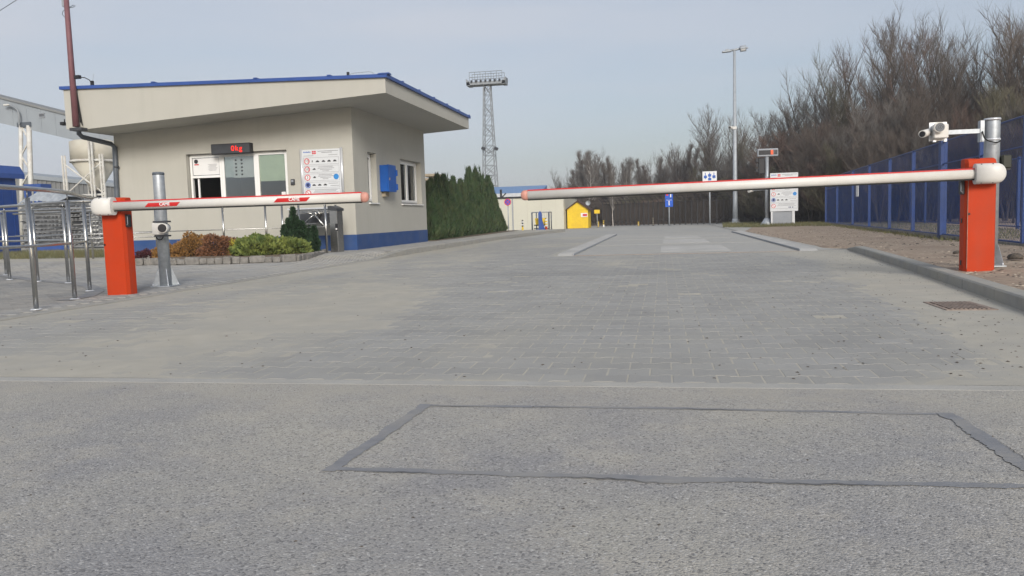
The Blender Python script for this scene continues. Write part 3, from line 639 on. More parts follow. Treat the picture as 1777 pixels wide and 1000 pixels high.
# intercom
i0 = D(509, 316, YA); ic = thing('intercom', 'small dark intercom box on the wall beside the information board', 'intercom', i0)
MB().box(i0+Vector((0, -.03, 0)), (.10, .05, .14), bev=.01).build('housing', 'darkgrey', ic); MB().box(i0+Vector((0, -.058, .02)), (.06, .004, .05)).build('panel', 'grey', ic)
# downpipe, mast
dpp = thing('downpipe', 'dark grey downpipe bending under the roof down the wall corner', 'pipe', D(203, 345, YA-.08))
pp = [D(137, 224, YF+.5), D(137, 232, YF+.5), D(143, 238, YF+.6), D(193, 250, YA-.02), D(199, 256, YA-.08), D(201, 300, YA-.08), D(205, 380, YA-.08), D(207, 430, YA-.08)]
MB().tube(pp, .06, 10).build('pipe', 'gutter', dpp)
for q in ((202, 290), (205, 350)): c = D(*q, YA-.08); MB().tube([c-Vector((0, 0, .02)), c+Vector((0, 0, .02))], .068, 10).build('bracket', 'darkgrey', dpp)
ma = thing('roof_mast', 'tall maroon steel mast fixed to the roof corner with cables', 'mast', D(132, 222, YF-.12))
pb, pt = D(132, 220, YF-.12), D(112, -40, YF-.12); MB().tube([pb, pt], [.075, .055], 8).build('pole', 'maroon', ma)
MB().b2(xn-.32, xn, YF-.22, YF-.003, zb_l-.05, zb_l+.02).build('bracket', 'darkgrey', ma)
MB().tube([D(140, 213, YF-.05), D(133, 170, YF-.05), D(131, 150, YF-.10), D(127, 138, YF-.10)], .014, 5).build('cable', 'rubber', ma)
MB().tube([D(143, 218, YF-.04), D(138, 190, YF-.04), D(133, 160, YF-.04)], .010, 5).build('cable', 'rubber', ma)
MB().tube([D(115, 15, YF-.1), D(109, 20, YF-.1), D(108, 25, YF-.1), D(112, 30, YF-.1), D(117, 30, YF-.1)], .008, 5).build('cable', 'gutter', ma)
MB().tube([D(119, 14, YF-.1), D(127, 9, YF-.1), D(131, 10, YF-.1), D(126, 13, YF-.1), D(119, 14, YF-.1)], .008, 5).build('cable', 'gutter', ma)
MB().box(D(112, 4, YF-.1), (.09, .09, .22)).build('junction_box', 'grey', ma)
c = D(134, 134, YF-.1); MB().box(c, (.16, .08, .08)).build('clamp', 'black', ma)
MB().tube([c, D(147, 135, YF), D(155, 139, YF), D(159, 145, YF+.1)], .011, 5).build('wire', 'rubber', ma)
an = thing('antenna', 'tiny rod antenna on the gatehouse roof near the mast', 'antenna', D(160, 148, YF+.1)); MB().box(D(160, 145, YF+.1), (.06, .06, .12)).build('foot', 'black', an); MB().tube([D(160, 145, YF+.1), D(163, 127, YF+.1)], .005, 5).build('rod', 'galvdull', an)
ec = thing('eave_camera', 'small dark camera under the left roof edge', 'camera', D(110, 213, YF+.4)); MB().box(D(110, 215, YF+.4), (.10, .14, .08), bev=.01).build('body', 'black', ec); MB().tube([D(112, 213, YF+.4), D(112, 207, YF+.4)], .015, 6).build('bracket', 'black', ec)
# blue box on side wall
q0, q1 = XP(664, 287, XB).y, XP(681, 287, XB).y; z1_, z0_ = XP(660, 287, XB).z, XP(664, 333, XB).z
bx = thing('wall_cabinet', 'bright blue metal cabinet hung on the side wall between two windows', 'cabinet', (XB, q0, z0_))
q0 = XP(658.5, 300, XB).y; dbx = D(674, 300, q0).x-XB; q1 = XP(687, 300, XB+dbx).y
MB().b2(XB+.003, XB+dbx-.03, q0, q1, z0_, z1_, bev=.008).build('body', 'bluebox', bx); MB().b2(XB+dbx-.028, XB+dbx, q0-.01, q1+.01, z0_-.01, z1_+.01, bev=.006).build('door', 'bluebox', bx)
for zz in (z0_+.12, z1_-.2): MB().b2(XB+dbx-.06, XB+dbx+.03, q1+.012, q1+.06, zz-.07, zz+.09).build('hinge', 'bluebox', bx)
MB().b2(XB+dbx+.001, XB+dbx+.015, q0+.06, q0+.09, (z0_+z1_)/2-.06, (z0_+z1_)/2+.02).build('handle', 'rust', bx)
MB().b2(XB+.003, XB+.10, q0+.12, q1-.2, z0_-.13, z0_-.003).build('cable_box', 'tile', bx)

# information boards ------------------------------------------------
def info_board(parent, x0, x1, z0, z1, y, rotfix=None):
    """flat board facing -Y with its printing, in world coordinates"""
    Wd, Hd = x1-x0, z1-z0
    bd = MB().b2(x0, x1, y, y+.03, z0, z1, bev=.004).build('board', 'signboard', parent)
    def U(u, v): return x0+u*Wd, z0+(1-v)*Hd
    red, blk, gry, blu, cyan, nav, wht = MB(), MB(), MB(), MB(), MB(), MB(), MB()
    def bar(mb, u0, u1, v0, v1, k=0): a, b_ = U(u0, v1); c, d = U(u1, v0); mb.b2(a, c, y-.003-k*.0015, y-.0005, b_, d)
    rows = [(.16, .30), (.325, .455), (.48, .62), (.645, .76), (.785, .93)]
    for v0, v1 in rows:
        bar(gry, .03, .97, v0, v0+.004); bar(gry, .03, .97, v1-.004, v1); bar(gry, .03, .035, v0+.004, v1-.004); bar(gry, .965, .97, v0+.004, v1-.004)
    for k, (v0, v1) in enumerate(rows):
        cx_, cz_ = U(.12, (v0+v1)/2); rr = min(.075*Wd, .058*Hd)
        wht.disc((cx_, y-.001, cz_), rr*.8, th=.003, n=20)
        (blu if k == 3 else red).disc((cx_, y-.0005, cz_), rr, th=.006, n=24, r2=rr*.76)
        if k == 4:
            for t in range(8): a = -.6+t*.17; red.box((cx_+a*rr*.9, y-.005, cz_-a*rr*.9), (rr*.2, .002, rr*.2))
    def truck(u, v, s=1):
        bar(blk, u, u+.085*s, v-.004*s, v+.014*s); bar(blk, u+.02*s, u+.065*s, v-.016*s, v-.004*s, 1); bar(blk, u-.008*s, u+.093*s, v+.0145*s, v+.018*s)
    bar(blk, .255, .275, .215, .25)
    for u in (.36, .52, .67, .82): truck(u, .235)
    for v0, v1 in rows[1:3]: 
        a, b_ = U(.29, (v0+v1)/2+.012); blk.prism([(a-.035*Wd, b_), (a+.05*Wd, b_), (a+.05*Wd, b_+.02*Hd), (a+.015*Wd, b_+.035*Hd)], 'y', y-.004, y-.0005)
        for q, (ua, ub) in enumerate(((.42, .8), (.40, .84), (.46, .78), (.52, .7))): bar(gry, ua, ub if v0 < .4 else ub-.03, v0+.02+q*.027, v0+.028+q*.027)
    for u in (.24, .39, .54): truck(u, .70)
    bar(gry, .67, .93, .675, .683); bar(gry, .72, .95, .72, .728)
    for q, (ua, ub) in enumerate(((.3, .9), (.28, .86), (.25, .92))): bar(gry, ua, ub, .80+q*.025, .807+q*.025)
    for u in (.66, .71, .79): bar(nav, u, u+.035, .885, .912)
    a, b_ = U(.88, .55); cyan.disc((a, y-.0005, b_), .07*Wd, th=.004, n=20); a, b_ = U(.12, .70); nav.disc((a, y-.0015, b_), .05*Wd, th=.0045, n=14)
    bar(gry, .42, .96, .035, .045); bar(gry, .52, .80, .062, .072); bar(gry, .70, .94, .115, .122); bar(gry, .04, .3, .12, .127)
    for i in range(2):
        for j in range(2): bar(red, .27+i*.055, .315+i*.055, .03+j*.035, .058+j*.035)
    for q in range(6): bar(blu, .04+q*.033, .062+q*.033, .036+.006*(q % 2), .062)
    for mb_, nm, mm in ((red, 'red_print', 'redink'), (blk, 'pictograms', 'ink'), (gry, 'print_lines', 'greyink'), (blu, 'blue_ring', 'blueink'), (cyan, 'blue_disc', 'cyanink'), (nav, 'navy_print', 'navy'), (wht, 'white_print', 'paper')): mb_.build(nm, mm, bd)['kind'] = 'stuff'
    for v, s_ in ((.23, '10'), (.39, '10'), (.55, '3')): a, b_ = U(.12, v); text(s_, 'digits', 'ink', bd, (a, y-.0055, b_), .10*Wd, th=.001)
    return bd
s0, s1 = D(520, 260, YA-.06), D(594, 258, YA-.06); sz = D(560, 347, YA-.06).z
ib = thing('information_board', 'aluminium framed rules board on the gatehouse wall right of the window', 'sign', ((s0.x+s1.x)/2, YA-.05, sz))
info_board(ib, s0.x+.06, s1.x-.07, sz, s0.z-.01, YA-.07)
for xx in (s0.x+.03, s1.x-.035): MB().tube([(xx, YA-.055, sz-.02), (xx, YA-.055, s0.z+.01)], .034, 12).build('frame_post', 'alu', ib)

# turnstile ---------------------------------------------------------
ts = G(594, 433, .09); YT = 17.6
t0, t1 = D(510, 352, YT), D(597, 433, YT)
tn = thing('turnstile', 'stainless steel tripod turnstile beside the gatehouse wall', 'turnstile', (t1.x-.2, YT, .10))
tx1 = D(596, 400, YT+.3).x; tx0 = D(574, 400, YT).x; zt_ = D(590, 357, YT).z; zl_ = .08
MB().b2(tx0, tx1, YT-.05, YT+.3, zl_, zt_-.08, bev=.01).build('body', 'steel', tn)
xa = D(492, 360, YT).x
MB().prism([(tx0-.02, zt_-.10), (tx1+.02, zt_-.12), (tx1+.02, zt_-.06), (tx1-.12, zt_-.0), (tx0-.02, zt_)], 'y', YT-.08, YT+.33).build('lid', 'darkgrey', tn)
MB().b2(xa, tx0-.003, YT+.25, YT+.62, zt_-.42, zt_-.06, bev=.01).build('head_box', 'steel', tn); MB().b2(xa, tx0-.003, YT+.24, YT+.248, zt_-.38, zt_-.16).build('front_panel', 'darkgrey', tn)
MB().b2(xa-.02, tx0, YT+.22, YT+.64, zt_-.058, zt_-.02).build('top_plate', 'alu', tn)
MB().b2(xa, xa+.05, YT+.3, YT+.5, zl_, zt_-.42).build('support_post', 'steel', tn)
hub = D(545, 372, YT-.03); MB().lathe((0, 0, 0), [(.0, 0), (.07, 0), (.075, .03), (.05, .10), (.0, .11)], 14)
MB().tube([hub+Vector((0, .28, 0)), hub+Vector((0, .02, 0)), hub+Vector((0, -.02, 0))], [.085, .085, .05], 14).build('hub', 'steel', tn)
for q in ((524, 368), (521, 395), (565, 395)):
    MB().tube([hub, hub.lerp(D(*q, YT-.1), .25), D(*q, YT-.15)], .019, 8).build('arm', 'steel', tn)
MB().b2(tx0+.14, tx0+.20, YT-.058, YT-.051, .62, .78).build('reader', 'black', tn); MB().tube([(tx0+.17, YT-.058, .66), (tx0+.17, YT-.075, .66)], .02, 10).build('button', 'paper', tn)

# ================================================================== RAILINGS
def post(parent, p, h, r=.024, base=True, tip=True):
    o = MB().tube([(p[0], p[1], p[2]), (p[0], p[1], p[2]+h)], r, 14).build('post', 'steel', parent)
    if base: MB().lathe(p, [(.055, 0), (.055, .006), (.04, .012)], 16).build('base_plate', 'alu', o)
    if tip: MB().tube([(p[0], p[1], p[2]+h), (p[0], p[1], p[2]+h+.07)], .007, 6).build('pin', 'steel', o)
    return o
def smooth_path(pts, n=8):
    out = []; P = [Vector(p) for p in pts]
    for i in range(len(P)-1):
        a, b_, c, d = P[max(i-1, 0)], P[i], P[i+1], P[min(i+2, len(P)-1)]
        for k in range(n):
            t = k/n; out.append(.5*((2*b_)+(c-a)*t+(2*a-5*b_+4*c-d)*t*t+(3*b_-a-3*c+d)*t**3))
    return out+[P[-1]]
RH = 1.13
pA, pB, pC, pD, pE, pF, pG, pH = [G(x, y, .03) for x, y in ((63, 535), (130, 517), (156, 503), (119, 489.6), (66, 487), (68, 469), (17, 484), (11, 476))]
lr = thing('loop_railing', 'stainless steel railing curving in a loop beside the left barrier', 'railing', pA)
for p in (pA, pB, pC, pD, pE, pG, pH): p.z = .014; post(lr, p, RH)
zr = .03+RH+.075
pS = Vector((-5.9, 5.2, 0)); tip_ = Vector((-7.95, 10.35, 0))
top = smooth_path([Vector((pS.x-.02, pS.y, zr)), Vector((pA.x, pA.y, zr)), Vector((pB.x, pB.y, zr)), Vector((pC.x, pC.y, zr)), Vector((tip_.x+.05, tip_.y-.12, zr)), Vector((-8.3, 10.75, zr)), Vector((pD.x, pD.y+.03, zr)), Vector((pE.x, pE.y, zr)), Vector((pG.x, pG.y, zr)), Vector((pG.x-2.2, pG.y+.6, zr))])
MB().tube(top, .024, 12).build('top_rail', 'steel', lr)
mid = smooth_path([Vector((pS.x-.02, pS.y, .66)), Vector((pA.x, pA.y, .66))+Vector((.03, .02, 0)), Vector((pB.x, pB.y, .66)), Vector((pC.x, pC.y, .66))])
MB().tube(mid, .016, 10).build('middle_rail', 'steel', lr)
MB().tube([Vector((pD.x, pD.y, .66)), Vector((pE.x, pE.y, .66)), Vector((pG.x, pG.y, .66)), Vector((pG.x-2.2, pG.y+.6, .66))], .016, 10).build('middle_rail', 'steel', lr)
br = thing('straight_railing', 'straight stainless steel railing behind the looped one', 'railing', pF)
e1 = Vector((-9.6, 13.9, .03)); pF2 = Vector((-12.45, 14.1, .03))
for p in (pF2, Vector((pF2.x-1.9, 14.15, .03))): post(br, p, RH)
MB().tube([(e1.x, 13.9, zr), (pF2.x-3, 14.2, zr)], .022, 10).build('top_rail', 'steel', br)
for z in (.64, .72): MB().tube([(e1.x, 13.9, z), (pF2.x-3, 14.2, z)], .012, 8).build('middle_rail', 'steel', br)
fr_ = thing('bed_railing', 'stainless steel railing behind the planting bed in front of the gatehouse', 'railing', (-8, 16.7, .1))
YRl = G(568, 442, .09).y
for px in (158, 271, 388, 462, 491, 520): 
    q = D(px, 400, YRl); post(fr_, (q.x, YRl, .1), RH, .024, tip=False)
q = G(568, 442, .09); post(fr_, (q.x, q.y, .09), RH, .026, tip=False); post(fr_, (q.x+.04, q.y+.5, .09), RH, .024, tip=False)
MB().tube([(-15.6, YRl, .1+RH+.02), (q.x, YRl, .1+RH+.02)], .022, 10).build('top_rail', 'steel', fr_)
MB().tube([(-15.6, YRl, .72), (q.x, YRl, .72)], .010, 8).build('middle_rail', 'steel', fr_)

# ================================================================== BARRIERS
def barrier(label, loc, sgn, length, stickers, Hc=1.18, az_=1.075, droop=0.):
    t = thing('barrier_gate', label, 'barrier', loc, 'orange boom barriers'); x0, y0, z0 = loc; Wc, Dc = .305, .165
    ch = .045
    poly = [(-Wc/2, -Dc/2+ch), (-Wc/2+ch*.5, -Dc/2), (Wc/2-ch*.5, -Dc/2), (Wc/2, -Dc/2+ch), (Wc/2, Dc/2), (-Wc/2, Dc/2)]
    b_ = MB(); n_ = 6; pv = []
    for z, s_ in ((0, 1), (Hc-.05, 1)): pv += [(x0+x, y0+y, z0+z) for x, y in poly]
    pv += [(x0+x*.985, y0+(y if y > 0 else y+.025), z0+Hc-.012) for x, y in poly]; pv += [(x0+x*.93, y0+(y*.96 if y > 0 else y+.05), z0+Hc) for x, y in poly]
    fs = [tuple(range(5, -1, -1)), tuple(range(18, 24))]+[(k*6+i, k*6+(i+1) % 6, k*6+6+(i+1) % 6, k*6+6+i) for k in range(3) for i in range(6)]
    b_.add(pv, fs); cab = b_.build('cabinet', 'orange', t)
    MB().b2(x0-Wc/2-.02, x0+Wc/2+.02, y0-Dc/2-.02, y0+Dc/2+.02, z0-.03, z0-.002).build('base_plate', 'concrete', t)
    MB().b2(x0-sgn*-.0-.0015+(Wc/2-.02)*(-1), x0+Wc/2*(-1)+.023, y0-Dc/2-.0008, y0-Dc/2+.002, z0+.04, z0+Hc-.12).build('door_seam', 'rust', cab)
    for zz_ in (.10, .55, 1.0): MB().box((x0-Wc/2-.004, y0+.02, z0+zz_), (.010, .022, .05)).build('hinge', 'darkgrey', cab)
    for sx_ in (-1, 1): MB().tube([(x0+sx_*(Wc/2-.03), y0-Dc/2-.012, z0-.002), (x0+sx_*(Wc/2-.03), y0-Dc/2-.012, z0+.012)], .007, 6).build('bolt', 'galv', cab)
    b2 = MB(); b2.box((x0+(-1)*(Wc/2)+.035, y0-Dc/2-.004, z0+.62), (.016, .01, .022)); b2.build('lock', 'black', cab)
    text('CAME', 'lettering', 'ink', cab, (x0-.05, y0-Dc/2+.042, z0+Hc-.004), .032, rot=(R_(25), 0, 0), th=.0008, bold=.0008)
    za = z0+az_; ya = y0-Dc/2-.075; hl = .30
    # rounded white housing over the arm socket
    hb = MB(); hr = .098; sec = []; ns = 12
    xe = x0-sgn*(Wc/2-.055)
    for k in range(7):                                            # rounded end
        a = k/6*PI/2; sec.append((xe-sgn*hr*math.cos(a), hr*max(.12, math.sin(a))))
    sec.append((xe+sgn*(hl-.10), hr))
    vs = []
    for xx, r in sec:
        for i in range(ns+8):
            a = 2*PI*i/(ns+8); vs.append((xx, ya-.01+math.copysign(abs(math.cos(a))**.7, math.cos(a))*r*.66, za+math.copysign(abs(math.sin(a))**.75, math.sin(a))*r*1.08))
    q_ = ns+8; fs = [tuple(range(q_)), tuple((len(sec)-1)*q_+i for i in range(q_))]+[(k*q_+i, k*q_+(i+1) % q_, k*q_+q_+(i+1) % q_, k*q_+q_+i) for k in range(len(sec)-1) for i in range(q_)]
    hb.add(vs, fs, [False, False]+[True]*(len(fs)-2)); hs = hb.build('arm_housing', 'white', t)
    for sx in (.04, .15):
        for sz_ in (-1, 1): MB().box((xe+sgn*sx, ya-.045, za+sz_*hr*.98), (.012, .012, .010)).build('screw', 'black', hs)
    # arm
    xa0, xa1 = xe+sgn*(hl-.12), x0+sgn*length
    def dz(x): return -droop*abs(x-xa0)/abs(xa1-xa0)
    def dbar(x_a, x_b, y_a, y_b, z_a, z_b): return MB().add([(x, y_, z+dz(x)) for x in (x_a, x_b) for y_, z in ((y_a, z_a), (y_b, z_a), (y_b, z_b), (y_a, z_b))], [(0, 1, 2, 3), (7, 6, 5, 4), (0, 4, 5, 1), (1, 5, 6, 2), (2, 6, 7, 3), (3, 7, 4, 0)])
    am = MB(); n = 20; vs = []
    for xx in (xa0, xa1): vs += [(xx, ya+.036*math.cos(2*PI*i/n), za+dz(xx)+.050*math.sin(2*PI*i/n)) for i in range(n)]
    am.add(vs, [tuple(range(n)), tuple(range(n, 2*n))]+[(i, (i+1) % n, n+(i+1) % n, n+i) for i in range(n)], [False]*2+[True]*n); arm = am.build('boom', 'white', t)
    dbar(xa0, xa1, ya-.014, ya+.014, za+.046, za+.060).build('red_strip', 'red', arm)
    dbar(xa0, xa1, ya-.010, ya+.010, za-.063, za-.047).build('rubber_edge', 'rubber', arm)
    cp = MB(); vs = []; pr = [(0, 1.12), (.035, 1.14), (.06, 1.0), (.075, .70), (.08, .3)]
    for dx, s_ in pr: vs += [(xa1+sgn*dx, ya+.036*s_*math.cos(2*PI*i/n), za-droop+.052*s_*math.sin(2*PI*i/n)) for i in range(n)]
    cp.add(vs, [tuple(range(n)), tuple(range(4*n, 5*n))]+[(k*n+i, k*n+(i+1) % n, k*n+n+(i+1) % n, k*n+n+i) for k in range(4) for i in range(n)], [False]*2+[True]*4*n); cp.build('end_cap', 'pink', arm)
    for s0_, s1_ in stickers:                                     # red parallelogram stickers on the rounded side
        m_ = 10; vs = []
        for i in range(m_+1):
            a = R_(205-i*5.0) if False else R_(180+28-i*5.2); zz = .052*math.sin(a)*-1; yy = -.0385*abs(math.cos(a)); f_ = i/m_
            vs += [(s0_+(1-f_)*.0+f_*.05, ya+yy, za-zz*-1*-1), (s1_-.05+f_*.05, ya+yy, za-zz*-1*-1)]
        fs = [(2*i, 2*i+1, 2*i+3, 2*i+2) for i in range(m_)]
        st = MB().add([(v[0], v[1], v[2]) for v in vs], fs).build('red_sticker', 'red', arm, fix=False)
        text('CAME', 'lettering', 'paper', st, ((s0_+s1_)/2+.03, ya-.0405, za+.002), .05, th=.0005, bold=.0012)
    # photocell on the cabinet flank
    fx = x0+sgn*(Wc/2+.022)
    ph = MB().box((fx, y0-.02, z0+.90), (.04, .075, .15), bev=.008).build('photocell', 'black', t)
    MB().tube([(fx+sgn*.005, y0-.06, z0+.85), (fx+sgn*.022, y0-.065, z0+.86), (fx+sgn*.02, y0-.06, z0+.95)], .004, 5).build('cable', 'grey', ph)
    return t, ya, za
cl = G(205, 514, .0); cl = (cl.x-.01, cl.y+.0825, .0)
yarm = cl[1]-.165/2-.075
xe_ = D(628, 343, yarm).x; st = [(D(254, 355, yarm).x, D(316, 355, yarm).x), (D(477, 348, yarm).x, D(541, 348, yarm).x)]
barrier('orange barrier cabinet on the sidewalk side with the short boom bearing red stickers', cl, 1, xe_-cl[0], st)
cr_ = G(1700, 473, .075); crp = (cr_.x+.005, cr_.y+.0825, .075); xe2 = D(916, 339, crp[1]-.158).x
barrier('orange barrier cabinet on the gravel verge with the long plain white boom', crp, -1, crp[0]-xe2, [], 1.20, 1.032, .055)

# ================================================================== CAMERA POLES
def flange(parent, p, r, w=.22):
    MB().box((p[0], p[1], p[2]+.007), (w, w, .014), rz=.05).build('base_plate', 'galv', parent)
    for k in range(4):
        a = PI/4+k*PI/2; c, s_ = math.cos(a), math.sin(a); u = Vector((c, s_, 0)); v_ = Vector((-s_, c, 0))*.005; P0 = Vector(p)
        q = [P0+u*r*.95+Vector((0, 0, .014)), P0+u*(w*.62)+Vector((0, 0, .014)), P0+u*(w*.60)+Vector((0, 0, .03)), P0+u*(r+.010)+Vector((0, 0, .24)), P0+u*r*.95+Vector((0, 0, .24))]
        MB().add([x-v_ for x in q]+[x+v_ for x in q], [(0, 1, 2, 3, 4), (9, 8, 7, 6, 5)]+[(i, (i+1) % 5, 5+(i+1) % 5, 5+i) for i in range(5)]).build('gusset', 'galv', parent)
    for sx in (-1, 1):
        for sy in (-1, 1): MB().tube([(p[0]+sx*w*.4, p[1]+sy*w*.4, p[2]+.014), (p[0]+sx*w*.4, p[1]+sy*w*.4, p[2]+.04)], .010, 6).build('bolt', 'alu', parent)
pl = G(288, 497, .016); hp = D(275, 300, pl.y).z
po = thing('camera_pole', 'short thick galvanised pole with a white camera beside the left barrier', 'pole', pl, 'galvanised camera poles')
MB().tube([pl, (pl.x, pl.y, hp-.02), (pl.x, pl.y, hp)], [.077, .073, .069], 22).build('tube', 'galv', po); flange(po, pl, .077, .28)
MB().lathe((pl.x, pl.y, hp), [(.076, -.03), (.076, 0), (.06, .008)], 20).build('cap', 'gutter', po)
zc = D(295, 397, pl.y).z
for dz in (-.09, .10): MB().lathe((pl.x, pl.y, zc+dz), [(.078, -.012), (.082, 0), (.078, .012)], 22).build('clamp', 'steel', po)
cm = thing('pole_camera', 'white box camera with round dark lens on the left pole', 'camera', (pl.x+.05, pl.y-.1, zc))
MB().box((pl.x+.055, pl.y-.13, zc), (.16, .12, .155), rz=.1, bev=.008).build('housing', 'white', cm)
MB().box((pl.x+.085, pl.y-.12, zc+.095), (.20, .10, .022), rz=.1).build('mount_plate', 'darkgrey', cm)
MB().box((pl.x+.085, pl.y-.12, zc-.092), (.19, .09, .022), rz=.1).build('mount_plate', 'darkgrey', cm)
b_ = MB().tube([(pl.x+.115, pl.y-.08, zc+.01), (pl.x+.165, pl.y-.24, zc+.01)], .062, 20).build('lens_tube', 'white', cm)
MB().tube([(pl.x+.165, pl.y-.240, zc+.01), (pl.x+.167, pl.y-.246, zc+.01)], .054, 20).build('lens', 'black', cm)
MB().tube(smooth_path([(pl.x-.03, pl.y-.078, zc-.01), (pl.x-.04, pl.y-.10, zc-.06), (pl.x+.01, pl.y-.13, zc-.13), (pl.x+.07, pl.y-.14, zc-.14), (pl.x+.11, pl.y-.13, zc-.09)]), .007, 6).build('cable', 'rubber', cm)
_q = D(1721.5, 240, 9.75); pr = Vector((_q.x, 9.75, .10)); hp = D(1721, 207, pr.y).z
po = thing('camera_pole', 'tall thick galvanised pole standing behind the right barrier', 'pole', pr, 'galvanised camera poles')
MB().tube([pr, (pr.x, pr.y, hp-.02), (pr.x, pr.y, hp)], [.080, .078, .076], 22).build('tube', 'galv', po); flange(po, pr, .080, .25)
MB().lathe((pr.x, pr.y, hp), [(.080, -.02), (.080, 0), (.07, .008)], 20).build('cap', 'gutter', po)
za_ = D(1700, 226, pr.y).z
for dz in (-.11, .11): MB().lathe((pr.x, pr.y, za_+dz), [(.081, -.012), (.086, 0), (.081, .012)], 22).build('clamp', 'alu', po)
MB().b2(pr.x-.135, pr.x-.095, pr.y-.05, pr.y+.03, za_-.13, za_+.10).build('bracket_plate', 'galv', po)
xar = D(1640, 229, pr.y-.02).x
MB().b2(xar-.02, pr.x-.135, pr.y-.04, pr.y+.01, za_-.035, za_+.012).build('crossarm', 'galv', po)
MB().tube(smooth_path([(pr.x-.12, pr.y-.06, za_-.02), (pr.x-.10, pr.y-.10, za_-.11), (pr.x+.0, pr.y-.11, za_-.15), (pr.x+.05, pr.y-.1, za_-.13)]), .007, 6).build('cable', 'rubber', po)
xb0, xb1 = D(1726, 280, pr.y-.02).x, D(1751, 280, pr.y-.02).x; zb0, zb1 = D(1738, 296, pr.y).z, D(1738, 270, pr.y).z
lb = thing('equipment_box', 'dark olive box fixed behind the top of the right barrier', 'box', (pr.x+.16, pr.y, zb0)); MB().b2(max(xb0, pr.x+.075), xb1, pr.y-.10, pr.y+.10, zb0+.02, zb1, bev=.012).build('housing', mat('olive plastic', (.035, .038, .028), .6), lb); MB().b2(pr.x+.07, xb1-.01, pr.y-.09, pr.y+.09, zb0, zb0+.018).build('base', 'black', lb)
c0, c1 = D(1613, 213, pr.y-.06), D(1643, 244, pr.y-.06)
cm = thing('crossarm_camera', 'white box camera with round grille on the right pole crossarm', 'camera', ((c0.x+c1.x)/2, pr.y-.06, c1.z))
MB().b2(c0.x, c1.x, pr.y-.055, pr.y-.045, c1.z, c0.z).build('mount_plate', 'alu', cm)
MB().b2(c0.x+.02, c1.x-.012, pr.y-.16, pr.y-.057, c1.z+.02, c0.z-.03, bev=.01).build('housing', 'white', cm)
cc_ = D(1631, 221, pr.y-.2); MB().tube([(cc_.x, pr.y-.13, cc_.z), (cc_.x, pr.y-.205, cc_.z)], .056, 20).build('lens_tube', 'white', cm); MB().tube([(cc_.x, pr.y-.206, cc_.z), (cc_.x, pr.y-.211, cc_.z)], .047, 20).build('lens', 'darkgrey', cm)
for r_ in (.015, .03, .042): MB().disc((cc_.x, pr.y-.212, cc_.z), r_, th=.003, n=18, r2=r_-.004).build('ring', 'grey', cm)
for dx in (.03, c1.x-c0.x-.04): MB().box((c0.x+dx+.01, pr.y-.10, c1.z-.004), (.03, .03, .022)).build('clip', 'alu', cm)
bc = D(1604, 231, pr.y-.1); cm = thing('bullet_camera', 'small white bullet camera left of the crossarm camera', 'camera', bc)
MB().tube([bc+Vector((-.055, -.12, -.02)), bc+Vector((.06, .06, .01))], .040, 16).build('housing', 'white', cm); MB().tube([bc+Vector((-.0555, -.1205, -.021)), bc+Vector((-.058, -.124, -.021))], .032, 16).build('lens', 'black', cm); MB().box(bc+Vector((.05, .05, 0)), (.06, .04, .03)).build('bracket', 'alu', cm)

# ================================================================== PLANTING BED
ST = [(232, 451, 460), (262, 449.5, 459), (292, 449, 459), (320, 448, 458.5), (345, 447, 458), (372, 446.5, 457.5), (400, 445.5, 457), (430, 444.5, 456), (458, 443.5, 455), (485, 443, 454.5), (510, 442, 453), (532, 439.5, 450), (550, 437, 446), (563, 436, 442)]
bed = thing('stone_edging', 'row of rough grey stones edging the planting bed', 'edging', G(400, 457, .06))
b0 = [G(px, yb, swz(-9, 15)) for px, yt, yb in ST]
for i in range(len(ST)-1):
    a, b_ = b0[i], b0[i+1]; nseg = max(1, round((b_-a).length/.22))
    for k in range(nseg):
        p, q = a.lerp(b_, k/nseg), a.lerp(b_, (k+1)/nseg); c = (p+q)/2; h = .13+random.uniform(-.018, .018); ang = math.atan2((q-p).y, (q-p).x)
        v = MB(); v.box((c.x, c.y+.07, c.z+h/2-.02), ((q-p).length-.012, .14, h), rz=ang+random.uniform(-.04, .04), bev=.018)
        v.v = [(x+random.gauss(0, .004), y+random.gauss(0, .004), z+random.gauss(0, .005)) for x, y, z in v.v]; v.build('stone', 'stone', bed)
sl = [(p.x, p.y+.1) for p in b0]+[(b0[-1].x-.3, YRl-.05), (b0[0].x-.3, YRl-.05)]
struct(sheet('planting_soil', sl, swz(-9, 15)+.09, 'soil'), 'dark soil of the planting bed')
def leafcloud(P, Nn, size, jit=.6, tri=False):
    n = len(P); U = rng.normal(size=(n, 3)); Nn = Nn+jit*rng.normal(size=(n, 3))*.6; Nn /= np.linalg.norm(Nn, axis=1, keepdims=True)
    A = np.cross(Nn, U); A /= np.linalg.norm(A, axis=1, keepdims=True)+1e-9; B = Nn
    s = (size*(.5+rng.random(n)))[:, None] if np.isscalar(size) else size[:, None]
    V = np.stack([P-A*s*.35, P+A*s*.35, P+A*s*.12+B*s*1.3, P-A*s*.12+B*s*1.3], 1).reshape(-1, 3)
    F = np.arange(n*4).reshape(-1, 4); return V, F
def blob_pts(n, rx, ry, h, lump=5, inner=.35):
    d = rng.normal(size=(n, 3)); d[:, 2] = np.abs(d[:, 2]); d /= np.linalg.norm(d, axis=1, keepdims=True)
    ph = rng.uniform(0, 7, 3); rr = 1+.16*np.sin(d[:, 0]*lump+ph[0])*np.cos(d[:, 1]*lump+ph[1])+.10*np.sin(d[:, 2]*lump*1.7+ph[2]+d[:, 0]*3)
    rad = (1-inner*rng.random(n)**2)*rr
    return d*rad[:, None]*np.array([rx, ry, h]), d
